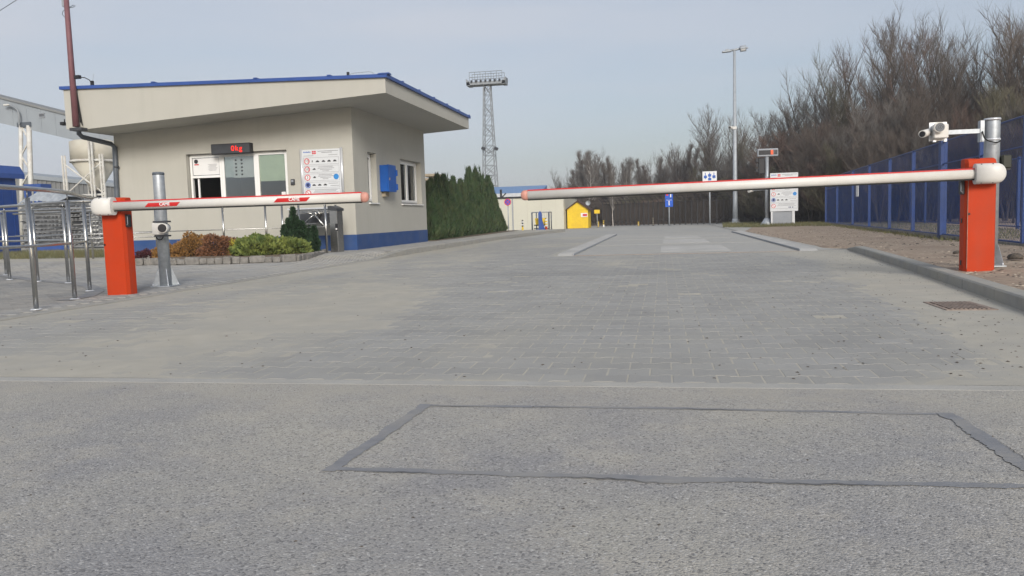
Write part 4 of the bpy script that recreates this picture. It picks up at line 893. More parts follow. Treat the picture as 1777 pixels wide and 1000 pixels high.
def shrub(name, label, px, pyb, wpx, hpx, m, n, size, stem='bark', jit=.8, up=0., group=None, yoff=.25, twigs=60, lump=5):
    p = G(px, pyb, swz(-9, 15)+.08); s_ = p.y*1.03/FPX; rx = wpx/2*s_; h = hpx*s_; p = Vector((p.x, p.y+yoff, p.z-.01))
    t = thing(name, label, 'shrub', p, group)
    P, d = blob_pts(n, rx, rx*.8, h, lump); Nn = d.copy(); Nn[:, 2] += up
    V, F = leafcloud(P, Nn, size, jit); raw('foliage', V, F, m, t)
    b_ = MB()
    for k in range(twigs):
        a = random.uniform(0, 2*PI); r = random.uniform(.3, 1.02); e = Vector((math.cos(a)*rx*r, math.sin(a)*rx*.8*r, h*random.uniform(.5, 1.08)*math.sqrt(max(.1, 1.05-r*r*.8)))); b_.tube([(0, 0, 0), e*.5+Vector((0, 0, .05)), e], [.008, .005, .002], 3, cap=False)
    b_.build('stem', stem, t, world=False, fix=False); return t
shrub('spirea_shrub', 'low orange brown shrub left of the camera pole', 276, 447, 46, 24, 'spirea', 2600, .028, twigs=80)
shrub('spirea_shrub', 'orange brown shrub right of the camera pole', 322, 446, 74, 38, 'spirea', 6500, .028, twigs=120)
shrub('spirea_shrub', 'russet brown shrub in the middle of the bed', 368, 445, 84, 38, 'spirea2', 7500, .026, twigs=140)
shrub('barberry_shrub', 'dark red low shrub next to the orange barrier', 240, 448, 36, 14, 'berberis', 1500, .026, twigs=40)
shrub('gold_juniper', 'small golden juniper between the russet shrub and the green juniper', 405, 444, 40, 26, 'gold', 3200, .04, up=.8)
shrub('spreading_juniper', 'wide yellow green juniper on the stone edging', 440, 444, 84, 28, 'juniper', 8000, .085, up=.9, jit=1.1, lump=7)
shrub('spreading_juniper', 'green juniper below the dark mountain pine', 497, 441, 66, 23, 'juniper', 5000, .08, up=.9, jit=1.1, lump=7, yoff=.1)
t = thing('mountain_pine', 'dark green mountain pine with upright leaders at the end of the bed', 'shrub', G(508, 440, .15)+Vector((0, .35, 0))); pb_ = t.location
for cx_, hh, rr in ((-.08, 1.02, .12), (.20, .58, .12), (-.34, .62, .11), (.06, .70, .16), (-.19, .76, .13), (.40, .58, .10), (.30, .44, .14), (-.02, .80, .13)):
    P = []; 
    n = 2600; zz = rng.random(n)*hh; ra = rr*(1.05-(zz/hh)**1.6)*(1+.25*np.sin(zz*22+cx_*9)); a = rng.random(n)*2*PI; q = np.sqrt(rng.random(n))*.3+.7
    P = np.stack([cx_+np.cos(a)*ra*q, np.sin(a)*ra*q+.1*math.sin(cx_*9), zz], 1); Nn = np.stack([np.cos(a), np.sin(a), np.full(n, .9)], 1); V, F = leafcloud(P, Nn, .035, .5); raw('foliage', V, F, 'pine', t)
b_ = MB(); b_.tube([(0, 0, -.05), (0, 0, .8)], [.03, .01], 6); b_.build('stem', 'bark', t, world=False)

# ================================================================== THUJA HEDGE
def thuja_mesh(h, r, n, seed):
    g = np.random.default_rng(seed); z = g.random(n)**.85; ph = g.uniform(0, 6, 4)
    prof = np.where(z < .12, .72+z*2.3, 1.0*(1-((z-.12)/.88)**1.1)**.85)
    a = g.random(n)*2*PI; rad = r*np.clip(prof, .02, 1.1)*(1-.22*g.random(n)**2)*(1+.14*np.sin(a*5+ph[0]+z*3)+.08*np.sin(z*26+a*2+ph[1]))
    P = np.stack([np.cos(a)*rad, np.sin(a)*rad, z*h], 1)
    tips = []                                   # thin leader sprays on top
    for k in range(6):
        b_ = g.normal(0, r*.30, 2); hh = h*g.uniform(.92, 1.12); q = g.random(70)[:, None]
        tips.append(np.concatenate([b_[None]*(1-.4*q)+g.normal(0, .02, (70, 2)), h*.72+(hh-h*.72)*q], 1))
    T = np.concatenate(tips); Pn = np.concatenate([P, T]); Nn = np.zeros_like(Pn); Nn[:, :2] = Pn[:, :2]; Nn[:, :2] /= np.linalg.norm(Nn[:, :2], axis=1, keepdims=True)+1e-6; Nn[:, :2] *= .35; Nn[:, 2] = 1
    nn = len(Pn); U = g.normal(size=(nn, 3)); Nn = Nn+.22*g.normal(size=(nn, 3)); Nn /= np.linalg.norm(Nn, axis=1, keepdims=True); A = np.cross(Nn, U); A /= np.linalg.norm(A, axis=1, keepdims=True)
    s = (.055*(.5+g.random(nn)))[:, None]; s[n:] *= .8
    V = np.stack([Pn-A*s*.3, Pn+A*s*.3, Pn+Nn*s*1.7], 1).reshape(-1, 3); return V, np.arange(nn*3).reshape(-1, 3)
tv = []
for k in range(4):
    V, F = thuja_mesh(1., .26, 9000, 40+k); 
    V2 = V.copy(); o = raw('foliage', V2, F, 'thuja'); tv.append(o.data); bpy.data.objects.remove(o)
    m2_ = tv[-1].copy(); m2_.materials[0] = M['thujabrown']; tv.append(m2_)
tr_me = MB().tube([(0, 0, 0), (0, 0, .8)], [.02, .008], 6).build('trunk', 'bark'); trunk_me = tr_me.data; bpy.data.objects.remove(tr_me)
HT = [(748, 300, 27.3), (757, 326, 28.4), (766, 322, 29.4), (776, 318, 30.5), (786, 312, 31.6), (795, 322, 32.7), (804, 318, 33.9), (814, 302, 35.2), (823, 305, 36.6), (832, 310, 38), (841, 318, 39.5), (849, 325, 41), (857, 332, 42.5), (863, 345, 44), (867, 358, 45)]
HT = [(748, 338), (757, 322), (767, 320), (777, 318), (786, 313), (795, 322), (804, 319), (814, 299), (823, 303), (832, 308), (841, 316), (849, 323), (856, 331), (862, 343), (866, 357)]
hx0, hy0 = G(752, 410, .10).x, G(752, 410, .10).y; e2 = G(868, 403.5, .05)
gA = Vector((XB-.35, YE+1.3, .1)); gB = Vector((e2.x, e2.y, .05))
HP = [(742, 330), (748, 335), (757, 322), (767, 322), (777, 317), (786, 314), (795, 322), (804, 318), (814, 299), (823, 303), (832, 308), (841, 316), (849, 323), (856, 331), (862, 343), (868, 360)]
HT = []; px = 746.
while px < 868:
    py = next(ya+(yb-ya)*(px-a)/(b-a) for (a, ya), (b, yb) in zip(HP, HP[1:]) if a <= px <= b); HT.append((px, py+random.choice((-9, -4, 2, 8, 15))+random.uniform(-3, 3))); px += 5.6*random.uniform(.85, 1.15)
for i, (px, py) in enumerate(HT):
    # walk along the hedge line until the column sits at px
    best = min((gA.lerp(gB, s/200) for s in range(201)), key=lambda p: abs((lambda c: CX+FPX*c[0]/-c[2])(RM.T@np.array([p.x, p.y, p.z-CAMH]))-px))
    h = D(px, py, best.y).z-best.z
    t = thing('thuja', 'dark green conical thuja in the hedge row beside the gatehouse', 'tree', best, 'thuja hedge row'); t.rotation_euler.z = random.uniform(0, 6); 
    wsc = random.uniform(.60, .78)
    f = bpy.data.objects.new('foliage', tv[random.choice((0, 2, 4, 6, 0, 2, 4, 6, 0, 2, 1, 5))]); C.objects.link(f); f.parent = t; f.scale = (wsc*1.9, wsc*1.9, h)
    f = bpy.data.objects.new('trunk', trunk_me); C.objects.link(f); f.parent = t; f.scale = (2, 2, h)
first = [o for o in C.objects if o.name.startswith('thuja')]
struct(sheet('hedge_bed', [(gA.x+.55, gA.y-1.2), (gB.x+.9, gB.y+.5), (gB.x-1.5, gB.y+.5), (gA.x-1.5, gA.y-1)], .125, 'soil'), 'brown mulch strip under the hedge')

# ================================================================== STACKS behind hedge
def stack_thing(name, label, px0, px1, py0, py1, Y, layers, m, m2=None, group=None):
    a, b_ = D(px0, py1, Y), D(px1, py0, Y); t = thing(name, label, 'stack', (a.x, Y, 0), group); z0 = 0; H_ = b_.z
    for k in range(layers):
        z = H_*(k+.5)/layers; hh = H_/layers
        MB().box(((a.x+b_.x)/2+random.uniform(-.05, .05), Y+.6+random.uniform(-.1, .1), z), (b_.x-a.x-random.uniform(0, .15), 1.2, hh*.72), rot=Euler((0, random.uniform(-.02, .02), 0)).to_matrix(), bev=.03).build('bundle', m if (k % 3 or not m2) else m2, t)
    return t
stack_thing('element_stack', 'tall stack of buff building elements above the hedge beside the gatehouse', 738, 757, 300, 400, 36, 15, 'tile', 'haypale')
stack_thing('element_stack', 'lower pale stack seen through the middle of the hedge', 768, 782, 326, 400, 38, 12, 'tile', 'haypale')
stack_thing('element_stack', 'buff stack behind the taller hedge trees', 788, 808, 321, 400, 40, 12, 'tile', 'haypale')

# ================================================================== FLOODLIGHT TOWER
YT_ = 95; tc_ = D(849, 300, YT_); tw = thing('floodlight_tower', 'tall steel lattice floodlight tower with railed platform behind the hedge', 'tower', (tc_.x, YT_, 0))
wt, wb_ = (D(851.5, 155, YT_)-D(842, 155, YT_)).x/2*1.15, (D(860, 330, YT_)-D(839, 330, YT_)).x/2*1.15; zt_ = D(847, 148, YT_).z; xt_ = D(847, 150, YT_).x; xb_ = D(850.5, 330, YT_).x+.05
def leg(sx, sy, z): f = z/zt_; w_ = wb_*1.08+(wt-wb_*1.08)*f; return Vector((xb_+(xt_-xb_)*f*0+sx*w_, YT_+sy*w_, z))
for sx in (-1, 1):
    for sy in (-1, 1): MB().tube([leg(sx, sy, 0), leg(sx, sy, zt_)], .07, 5).build('leg', 'lattice', tw)
nb = 14
for k in range(nb):
    z0, z1 = zt_*(k/nb), zt_*((k+1)/nb); b_ = MB()
    for s_ in (-1, 1):
        b_.tube([leg(-1, s_, z0), leg(1, s_, z1)], .035, 4); b_.tube([leg(1, s_, z0), leg(-1, s_, z1)], .035, 4) if k % 2 else None
        b_.tube([leg(s_, -1, z0), leg(s_, 1, z1)], .035, 4); b_.tube([leg(-1, s_, z1), leg(1, s_, z1)], .03, 4)
    b_.build('bracing', 'lattice', tw)
pw = (D(880, 150, YT_)-D(813, 150, YT_)).x; pz = zt_; pxm = xb_
MB().b2(pxm-pw/2, pxm+pw/2, YT_-.8, YT_+.8, pz, pz+.35).build('platform', 'lattice', tw)
for s_ in (-1, 1): MB().prism([(pxm+s_*pw/2, pz-.05), (pxm+s_*(pw/2+.05), pz+.75), (pxm+s_*(pw/2-.35), pz+.4), (pxm+s_*(pw/2-.45), pz-.05)], 'y', YT_-.8, YT_+.8).build('end_plate', 'lattice', tw)
rz_ = D(847, 126, YT_).z
b_ = MB()
for yy in (YT_-.75, YT_+.75):
    for zz in (rz_, (rz_+pz)/2+.15): b_.tube([(pxm-pw*.42, yy, zz), (pxm+pw*.42, yy, zz)], .035, 4)
    for k in range(7): xx = pxm-pw*.42+k*pw*.14; b_.tube([(xx, yy, pz+.3), (xx, yy, rz_)], .03, 4)
b_.build('guard_rail', 'lattice', tw)
for k in range(7):
    xx = pxm-pw*.36+k*pw*.12; MB().box((xx, YT_-.9, pz+.42), (.22, .2, .2), rot=Euler((.4, 0, 0)).to_matrix()).build('floodlight', 'darkgrey', tw)
for px in (839, 861): c = D(px, 258, YT_-1); MB().box(c, (.45, .3, .3), rot=Euler((.3, .5, 0)).to_matrix()).build('side_lamp', 'darkgrey', tw); MB().tube([c, (xb_, YT_-.5, c.z-.5)], .05, 4).build('bracket', 'lattice', tw)

# ================================================================== LAMP POST
lp = G(1276, 388, .03); zt_ = D(1278, 88, lp.y).z
la = thing('street_lamp', 'tall grey street lamp with two heads beside the far fence', 'street lamp', lp)
MB().tube([lp, (lp.x, lp.y, 1.4), (lp.x, lp.y, zt_)], [.17, .14, .075], 12).build('pole', 'galvdull', la)
MB().lathe(lp, [(.42, 0), (.42, .05), (.20, .12), (.17, .3)], 12).build('base', 'galvdull', la)
MB().tube([(lp.x-.25, lp.y, zt_+.02), (lp.x+.35, lp.y, zt_+.10)], .07, 8).build('bracket', 'galvdull', la)
b_ = MB(); b_.box((lp.x-.45, lp.y, zt_-.02), (.55, .3, .09), rot=Euler((0, -.05, 0)).to_matrix(), bev=.02); b_.box((lp.x-.42, lp.y, zt_+.07), (.25, .2, .1), bev=.03); b_.build('lamp_head', 'galvdull', la)
b_ = MB(); b_.box((lp.x+.50, lp.y-.1, zt_+.08), (.36, .28, .28), rot=Euler((.7, -.08, 0)).to_matrix(), bev=.02); b_.tube([(lp.x+.68, lp.y, zt_+.12), (lp.x+.80, lp.y, zt_+.13)], .05, 8); h_ = b_.build('lamp_head', 'galvdull', la)
MB().box((lp.x+.50, lp.y-.22, zt_-.015), (.26, .02, .10), rot=Euler((.7, 0, 0)).to_matrix()).build('lens', 'paper', h_)
c = D(1269, 222, lp.y-.2); lc = thing('lamp_post_camera', 'small white camera fixed halfway up the street lamp', 'camera', c); MB().tube([c+Vector((-.1, -.2, 0)), c+Vector((.05, .15, .02))], .09, 8).build('housing', 'white', lc); MB().box(c+Vector((.2, .1, .0)), (.25, .08, .16)).build('bracket', 'white', lc); MB().tube([c+Vector((-.1, -.201, 0)), c+Vector((-.105, -.215, 0))], .07, 8).build('lens', 'black', lc)

# ================================================================== SIGNS far right
dp_ = G(1331, 391, .04); zt_ = D(1331, 271, dp_.y).z
t = thing('display_post', 'galvanised post carrying a traffic light beside the weighbridge exit', 'post', dp_)
MB().tube([dp_, (dp_.x, dp_.y, zt_)], .095, 12).build('tube', 'galv', t); MB().lathe(dp_, [(.32, 0), (.32, .04), (.12, .35)], 12).build('base', 'galv', t)
t = thing('variable_display', 'dark display panel with an orange segment on top of a post', 'display', (dp_.x, dp_.y, zt_)); a, b_ = D(1314, 259, dp_.y), D(1350, 271, dp_.y)
MB().b2(a.x, b_.x, dp_.y-.12, dp_.y+.12, b_.z, a.z, bev=.02).build('housing', 'grey', t); MB().b2(a.x+.06, b_.x-.22, dp_.y-.128, dp_.y-.121, b_.z+.08, a.z-.08).build('screen', 'black', t); MB().b2(b_.x-.36, b_.x-.24, dp_.y-.135, dp_.y-.129, b_.z+.08, a.z-.08).build('segment', 'amber', t); MB().b2(b_.x-.2, b_.x-.04, dp_.y-.128, dp_.y-.121, b_.z+.08, a.z-.08).build('side_panel', 'darkgrey', t)
t = thing('traffic_light', 'black traffic light seen from behind below the dark display', 'traffic light', (dp_.x-.3, dp_.y, D(1322, 303, dp_.y).z)); a, b_ = D(1315.5, 275, dp_.y), D(1330, 302, dp_.y)
MB().b2(a.x, b_.x-.09, dp_.y-.18, dp_.y-.12, b_.z, a.z, bev=.03).build('backplate', 'black', t); MB().b2(a.x+.02, b_.x-.12, dp_.y-.115, dp_.y+.12, b_.z+.05, a.z-.05, bev=.03).build('housing', 'darkgrey', t)
for k in range(3): MB().b2(a.x-.10, a.x-.005, dp_.y-.13, dp_.y+.1, b_.z+.12+k*(a.z-b_.z)/3.2, b_.z+.30+k*(a.z-b_.z)/3.2).build('visor', 'black', t)
c = D(1303, 331, dp_.y); t = thing('side_arm_camera', 'small white camera on a thin arm left of the display post', 'camera', c); MB().tube([c+Vector((-.12, -.15, -.03)), c+Vector((.12, .1, .03))], .08, 8).build('housing', 'white', t); MB().tube([c, (dp_.x, dp_.y, c.z+.03)], .03, 6).build('arm', 'galv', t)
# far information board
YS = 41.5; a, b_ = D(1336.5, 301, YS), D(1385, 366, YS)
t = thing('roadside_information_board', 'large white rules board with grey panel legs beyond the brown gravel', 'sign', ((a.x+b_.x)/2, YS, .05)); info_board(t, a.x, b_.x, b_.z, a.z, YS)
MB().b2(a.x+.12, b_.x-.28, YS+.06, YS+.10, .03, b_.z-.003).build('lower_panel', 'grey', t); MB().b2(b_.x-.275, b_.x-.15, YS+.03, YS+.13, .0, b_.z-.003).build('leg', 'alu', t); MB().b2(a.x+.04, a.x+.115, YS+.03, YS+.13, .0, b_.z-.003).build('leg', 'alu', t)
# lane sign
YS = 50; a, b_ = D(1219, 298, YS), D(1244, 319, YS); xm = (a.x+b_.x)/2; pb_ = G(1232.5, 391, .03)
t = thing('lane_sign', 'white sign with three columns of blue vehicle symbols on a thin post', 'sign', (xm, YS, .0)); bd = MB().b2(a.x, b_.x, YS-.02, YS+.02, b_.z, a.z, bev=.006).build('board', 'paper', t)
MB().tube([(xm, YS+.06, 0), (xm, YS+.06, a.z-.05)], .045, 8).build('post', 'galvdull', t); b2 = MB()
for k in range(3):
    cx_ = a.x+(b_.x-a.x)*(.2+.3*k); hh = a.z-b_.z
    b2.b2(cx_-.02, cx_+.02, YS-.026, YS-.021, b_.z+.3, a.z-.08)
    for q in ((.33,) if k != 1 else (.22, .52)): b2.b2(cx_-.09, cx_+.09, YS-.030, YS-.0265, a.z-hh*(q+.2), a.z-hh*q, bev=.001)
b2.build('symbols', 'blueink', bd)
# blue sign
YS = 50; a, b_ = D(1154, 333, YS), D(1168, 359, YS); t = thing('blue_road_sign', 'blue road sign with white numbers one on a thin post', 'sign', ((a.x+b_.x)/2, YS, 0)); zm_ = D(1160, 345.5, YS).z
a = Vector((a.x, a.y, D(1160, 332, YS).z)); xm = (a.x+b_.x)/2
bd = MB().b2(a.x, b_.x, YS-.02, YS+.02, zm_+.015, a.z, bev=.006).build('board', 'signblue', t); MB().b2(a.x+.05, xm-.04, YS-.027, YS-.021, zm_+.2, a.z-.03).build('red_field', 'redink', bd); text('1', 'number', 'paper', bd, (xm+.1, YS-.03, (zm_+a.z)/2), .42, bold=.012)
bd = MB().b2(a.x, b_.x, YS-.02, YS+.02, b_.z, zm_, bev=.006).build('board', 'signblue', t); text('1', 'number', 'paper', bd, (xm, YS-.03, (zm_+b_.z)/2-.03), .36, bold=.012); MB().b2(a.x+.08, b_.x-.08, YS-.027, YS-.021, zm_-.08, zm_-.06).build('print_line', 'paper', bd)
MB().tube([(xm, YS+.06, 0), (xm, YS+.06, a.z-.05)], .04, 8).build('post', 'galvdull', t)

# ================================================================== FAR LEFT OF ROAD: warehouse, hut etc
YW = 50; a, b_ = D(855, 345, YW), D(979, 398, YW); zt_ = D(930, 343, YW).z
t = thing('warehouse', 'long beige clad warehouse with pale and blue roof bands', 'building', (a.x, YW, 0))
xl = a.x-9; MB().b2(xl, b_.x, YW, YW+8, 0, zt_).build('wall', 'beige', t); 
x9 = xl
for xj in (D(890, 370, YW).x,): MB().b2(xj-.035, xj+.035, YW-.05, YW-.003, 0, zt_-.02).build('downpipe', 'grey', t)
for k in range(16): xj = b_.x-.9*k-.5; MB().b2(xj-.012, xj+.012, YW-.008, YW-.002, .05, zt_-.06).build('cladding_joint', 'silo', t)
MB().b2(xl, b_.x+.05, YW-.08, YW+8, zt_, zt_+.10).build('gutter', 'black', t)
zr2 = D(890, 335.5, YW+3).z; zr3 = D(890, 327, YW+12).z
MB().b2(xl, D(935, 340, YW+3).x, YW+3, YW+10, zt_+.1, zr2).build('clerestory', 'greypale', t)
MB().prism([(YW+11, zr2-.4), (YW+11, zr2+.1), (YW+16, zr3+.3), (YW+16, zr2-.4)], 'x', xl, D(937, 330, YW+12).x).build('roof', 'far_blue', t)
MB().box(D(869.5, 340, YW+1), (.12, .12, .8)).build('prop', 'black', t); MB().tube([D(871, 343, YW+1), D(878, 335.5, YW+1)], .04, 5).build('prop', 'black', t)
# no stopping sign
YS = 46.5; c = D(881, 351, YS); t = thing('no_stopping_sign', 'round blue and red no stopping sign on a thin post', 'sign', (c.x, YS, 0)); MB().tube([(c.x, YS+.05, 0), (c.x, YS+.05, c.z+.1)], .03, 8).build('post', 'galvdull', t)
bd = MB().disc((c.x, YS, c.z), .205, th=.02, n=28).build('disc', 'redink', t); MB().disc((c.x, YS-.021, c.z), .155, th=.004, n=24).build('field', 'signblue', bd); b2 = MB()
for s_ in (-1, 1): b2.box((c.x, YS-.028-.002*s_, c.z), (.30, .003, .035), rot=Euler((0, s_*PI/4, 0)).to_matrix())
b2.build('cross', 'redink', bd)
# striped bollards
def bollard(label, px, py0, py1, Y, m1, m2, low=None, r=.05):
    a, b_ = D(px, py1, Y), D(px, py0, Y); z0 = 0; t = thing('striped_bollard', label, 'bollard', (a.x, Y, z0), 'striped bollards'); n = 8
    H_ = b_.z
    for k in range(n): MB().tube([(a.x, Y, H_*k/n), (a.x, Y, H_*(k+1)/n)], r*(1.15 if (low and k < 2) else 1), 10).build('band', (low if (low and k < 3) else (m1 if k % 2 else m2)), t)
bollard('black and white banded bollard before the beige warehouse wall', 907, 382, 397, 47, 'black', 'paper', 'yellow')
bollard('white banded bollard with orange foot beside the blue frame', 948, 381, 398, 46, 'paper', 'yellow', 'orange', r=.07)
bollard('thin yellow bollard right of the yellow hut', 1038.5, 385, 396, 53, 'yellow', 'tile')
bollard('yellow and black bollard with white foot near the birch', 1047.5, 383, 397, 53, 'yellow', 'darkgrey', 'paper')
bollard('plain yellow short bollard in front of the dark fence', 1108, 385, 395.5, 53, 'yellow', 'tile')
bollard('taller banded bollard left of the blue road sign', 1133.5, 378, 394.5, 53, 'tile', 'darkgrey')
# blue stand in wire frame with yellow bin
YS = 46; t = thing('wire_cage', 'open dark wire frame beside the warehouse wall', 'cage', D(938, 398, YS)); a, b_ = D(923, 369, YS), D(953, 397, YS); b2 = MB()
for xx in (a.x, b_.x): MB().tube([(xx, YS, 0), (xx, YS, a.z)], .045, 6).build('post', 'gutter', t)
for xx in (a.x+.1, b_.x): MB().tube([(xx, YS+1, 0), (xx, YS+1, a.z)], .035, 6).build('post', 'gutter', t)
MB().tube([(a.x, YS, a.z), (b_.x, YS, a.z), (b_.x, YS+1, a.z)], .03, 6).build('top_bar', 'grey', t); MB().tube([(a.x+.1, YS, .12), (b_.x, YS, .12)], .03, 6).build('bottom_bar', 'gutter', t)
for k in range(9): xx = a.x+.1*(k+1); b2.tube([(xx, YS+1, .1), (xx, YS+1, a.z)], .005, 4)
b2.build('mesh', 'grey', t)
t = thing('yellow_bin', 'yellow bin behind the blue lever in the wire frame', 'bin', D(938, 395, YS+.5)); a, b_ = D(929, 379, YS+.5), D(947, 391, YS+.5); MB().prism([(a.x+.05, .35), (b_.x-.05, .35), (b_.x, a.z), (a.x, a.z)], 'y', YS+.3, YS+.8).build('body', 'yellow', t); MB().b2(a.x-.05, b_.x+.05, YS+.28, YS+.82, .28, .345).build('rack', 'black', t)
t = thing('blue_lever_stand', 'blue A shaped steel stand in front of the yellow bin', 'stand', D(938, 398, YS-.2)); c = D(937.5, 366, YS-.2)
MB().prism([(c.x-.09, .0), (c.x+.14, 0), (c.x+.10, c.z-.15), (c.x, c.z), (c.x-.1, c.z-.15)], 'y', YS-.35, YS-.25).build('post', 'bluemetal', t); MB().prism([(c.x+.12, .0), (c.x+.28, 0), (c.x+.1, c.z*.6)], 'y', YS-.33, YS-.27).build('brace', 'bluemetal', t); MB().b2(c.x-.2, c.x+.3, YS-.5, YS-.1, 0, .08).build('foot', 'bluemetal', t)
# yellow hut
YH = 51; a, b_ = D(984, 362, YH), D(1021, 395.5, YH); apx = D(1002, 350, YH)
t = thing('yellow_hut', 'small yellow hut with dark gable roof at the far end of the road', 'hut', ((a.x+b_.x)/2, YH, 0)); ze = D(1021, 362.5, YH).z
MB().prism([(a.x, 0), (b_.x, 0), (b_.x, ze), (apx.x, apx.z-.03), (a.x, ze)], 'y', YH, YH+2).build('wall', 'yellow', t)
for s_, xe3 in ((-1, a.x-.26), (1, b_.x+.14)):
    sl_ = (apx.z-ze)/abs(b_.x-apx.x); zz = apx.z-abs(xe3-apx.x)*sl_; MB().prism([(apx.x, apx.z), (apx.x, apx.z+.07), (xe3, zz+.07), (xe3, zz)], 'y', YH-.15, YH+2.15).build('roof', 'brownroof', t)
MB().b2(a.x+.03, b_.x-.03, YH-.012, YH-.003, ze-.03, ze+.0).build('batten', 'yellow', t)
sg = D(1008, 370, YH); sh = D(1019.5, 376.5, YH); bd = MB().b2(sg.x, sh.x, YH-.03, YH-.014, sh.z, sg.z).build('sign', 'paper', t); b2 = MB()
b2.b2(sg.x+.12, sh.x-.03, YH-.035, YH-.031, sh.z+.05, sg.z-.06); b2.build('red_print', 'redink', bd)
t = thing('yellow_annex', 'low yellow box in the gap between warehouse and hut', 'box', D(981, 395, YH+1)); a2, b2_ = D(977.5, 364, YH+1.5), D(983.5, 368, YH+1.5); MB().b2(a2.x, b2_.x, YH+1.3, YH+1.7, b2_.z, a2.z).build('top', 'yellow', t); MB().b2(a2.x+.03, b2_.x, YH+1.35, YH+1.65, 0, b2_.z-.002).build('body', 'darkgrey', t)
c = D(1020.5, 352.5, YH+2.6); t = thing('satellite_dish', 'round pale dish behind the yellow hut roof', 'dish', (c.x, YH+2.6, 0)); MB().tube([(c.x, YH+2.7, 0), (c.x, YH+2.7, c.z)], .03, 6).build('post', 'galvdull', t)
b2 = MB(); vs = []; n = 16
for k, (r_, dy) in enumerate(((.02, .08), (.09, .06), (.165, 0))): vs += [(c.x+r_*math.cos(2*PI*i/n), YH+2.55+dy, c.z+r_*math.sin(2*PI*i/n)) for i in range(n)]
b2.add(vs, [(k*n+i, k*n+(i+1) % n, k*n+n+(i+1) % n, k*n+n+i) for k in range(2) for i in range(n)]+[tuple(range(n))]).build('bowl', 'galvdull', t, fix=False)
c = D(1036, 367.5, 52); t = thing('yellow_sign', 'small yellow rectangular sign on a thin post right of the hut', 'sign', (c.x, 52, 0)); MB().box((c.x, 52, c.z), (.35, .02, .24)).build('board', 'yellow', t); MB().tube([(c.x, 52.04, 0), (c.x, 52.04, c.z)], .022, 6).build('post', 'galvdull', t)

# ================================================================== DARK FAR FENCE with angled arms
FP = []
px = 1046.
while px < 1440: FP.append(px); px += 6.6+max(0, px-1060)*.028
df = thing('dark_fence', 'long dark fence with angled wire arms in front of the wood', 'fence', (4, 55, 0))
prev = None
for i, px in enumerate(FP):
    f = (px-1046)/394; Yf = 57-f*8; c = D(px, 380, Yf); h = 1.62
    o = MB().b2(c.x-.035, c.x+.035, Yf-.03, Yf+.03, 0, h).build('post', 'black', df); MB().tube([(c.x, Yf, h), (c.x-.26, Yf-.1, h+.34)], .022, 4).build('arm', 'black', o)
    if prev is not None:
        b2 = MB(); (x0, y0), (x1, y1) = prev, (c.x, Yf); m_ = 5
        for k in range(1, m_+1):
            x = x0+(x1-x0)*k/(m_+1); y = y0+(y1-y0)*k/(m_+1); b2.b2(x-.020, x+.020, y-.008, y+.008, .05, h-.08)
        b2.build('picket_panel', 'wood', df)
    prev = (c.x, Yf)
for z in (.3, 1.5, 1.75, 1.93):
    a, b_ = D(FP[0], 380, 57), D(FP[-1], 380, 49); dx = -.26*max(0, z-1.62)/.34; MB().tube([(a.x+dx, a.y, z), (b_.x+dx, b_.y, z)], .012, 4).build('wire', 'black', df)

# ================================================================== BLUE FENCE on the right
FB = [(1433, 388.5), (1452.5, 389), (1479.5, 395), (1508, 399), (1543, 401.6), (1583.6, 406), (1634, 411)]
p0 = G(1433, 388.5, .12); p1 = G(1634, 412, .14)
pxs = [1433, 1452.5, 1479.5, 1508, 1543, 1583.6, 1634, 1700, 1776, 1880, 2010]
line0, line1 = Vector((7.35, 39.5, 0)), Vector((5.75, 17.8, 0))
dr = (line1-line0)
def px_of(p): c = RM.T@np.array([p.x, p.y, p.z-CAMH]); return CX+FPX*c[0]/-c[2]
bfpos = []
for px in pxs:
    lo, hi = 0., 1.6
    for _ in range(40):
        m_ = (lo+hi)/2; q = line0+dr*m_
        if px_of(q) < px: lo = m_
        else: hi = m_
    bfpos.append(line0+dr*lo)
FHT = 2.02
bf = thing('blue_mesh_fence', 'blue steel mesh fence along the brown gravel verge', 'fence', bfpos[0])
def mesh_panel(parent, a, b_, z0, z1, step=.055, r=.0035, m='bluefence', name='mesh_panel'):
    d = (b_-a); Ln = d.length; u = d/Ln; V = []; F = []
    def wire(p, q):
        t = (q-p).normalized(); s_ = t.cross(Vector((-u.y, u.x, 0))).normalized()*r; w_ = Vector((-u.y, u.x, 0))*r; k = len(V)
        V.extend([p+s_, p-s_*.5+w_*.87, p-s_*.5-w_*.87, q+s_, q-s_*.5+w_*.87, q-s_*.5-w_*.87]); F.extend([(k, k+1, k+4, k+3), (k+1, k+2, k+5, k+4), (k+2, k, k+3, k+5)])
    n = int((Ln+(z1-z0))/step)
    for k in range(n):
        s0 = k*step
        # rising diagonal
        x0, za = (s0-(z1-z0), z0) if s0 > (z1-z0) else (0, z0+(z1-z0)-s0); x0 = max(0, s0-(z1-z0)); za = z1-s0+x0 if s0 <= (z1-z0) else z0
        x1 = min(Ln, s0); zb2 = za+(x1-x0)
        if x1 > x0 and zb2 <= z1+1e-6:
            wire(a+u*x0+Vector((0, 0, za)), a+u*x1+Vector((0, 0, zb2)))
            wire(a+u*x0+Vector((0, 0, z0+z1-za)), a+u*x1+Vector((0, 0, z0+z1-zb2)))
    o = raw(name, [tuple(v-BASE[parent.name]) for v in V], F, m, parent); return o
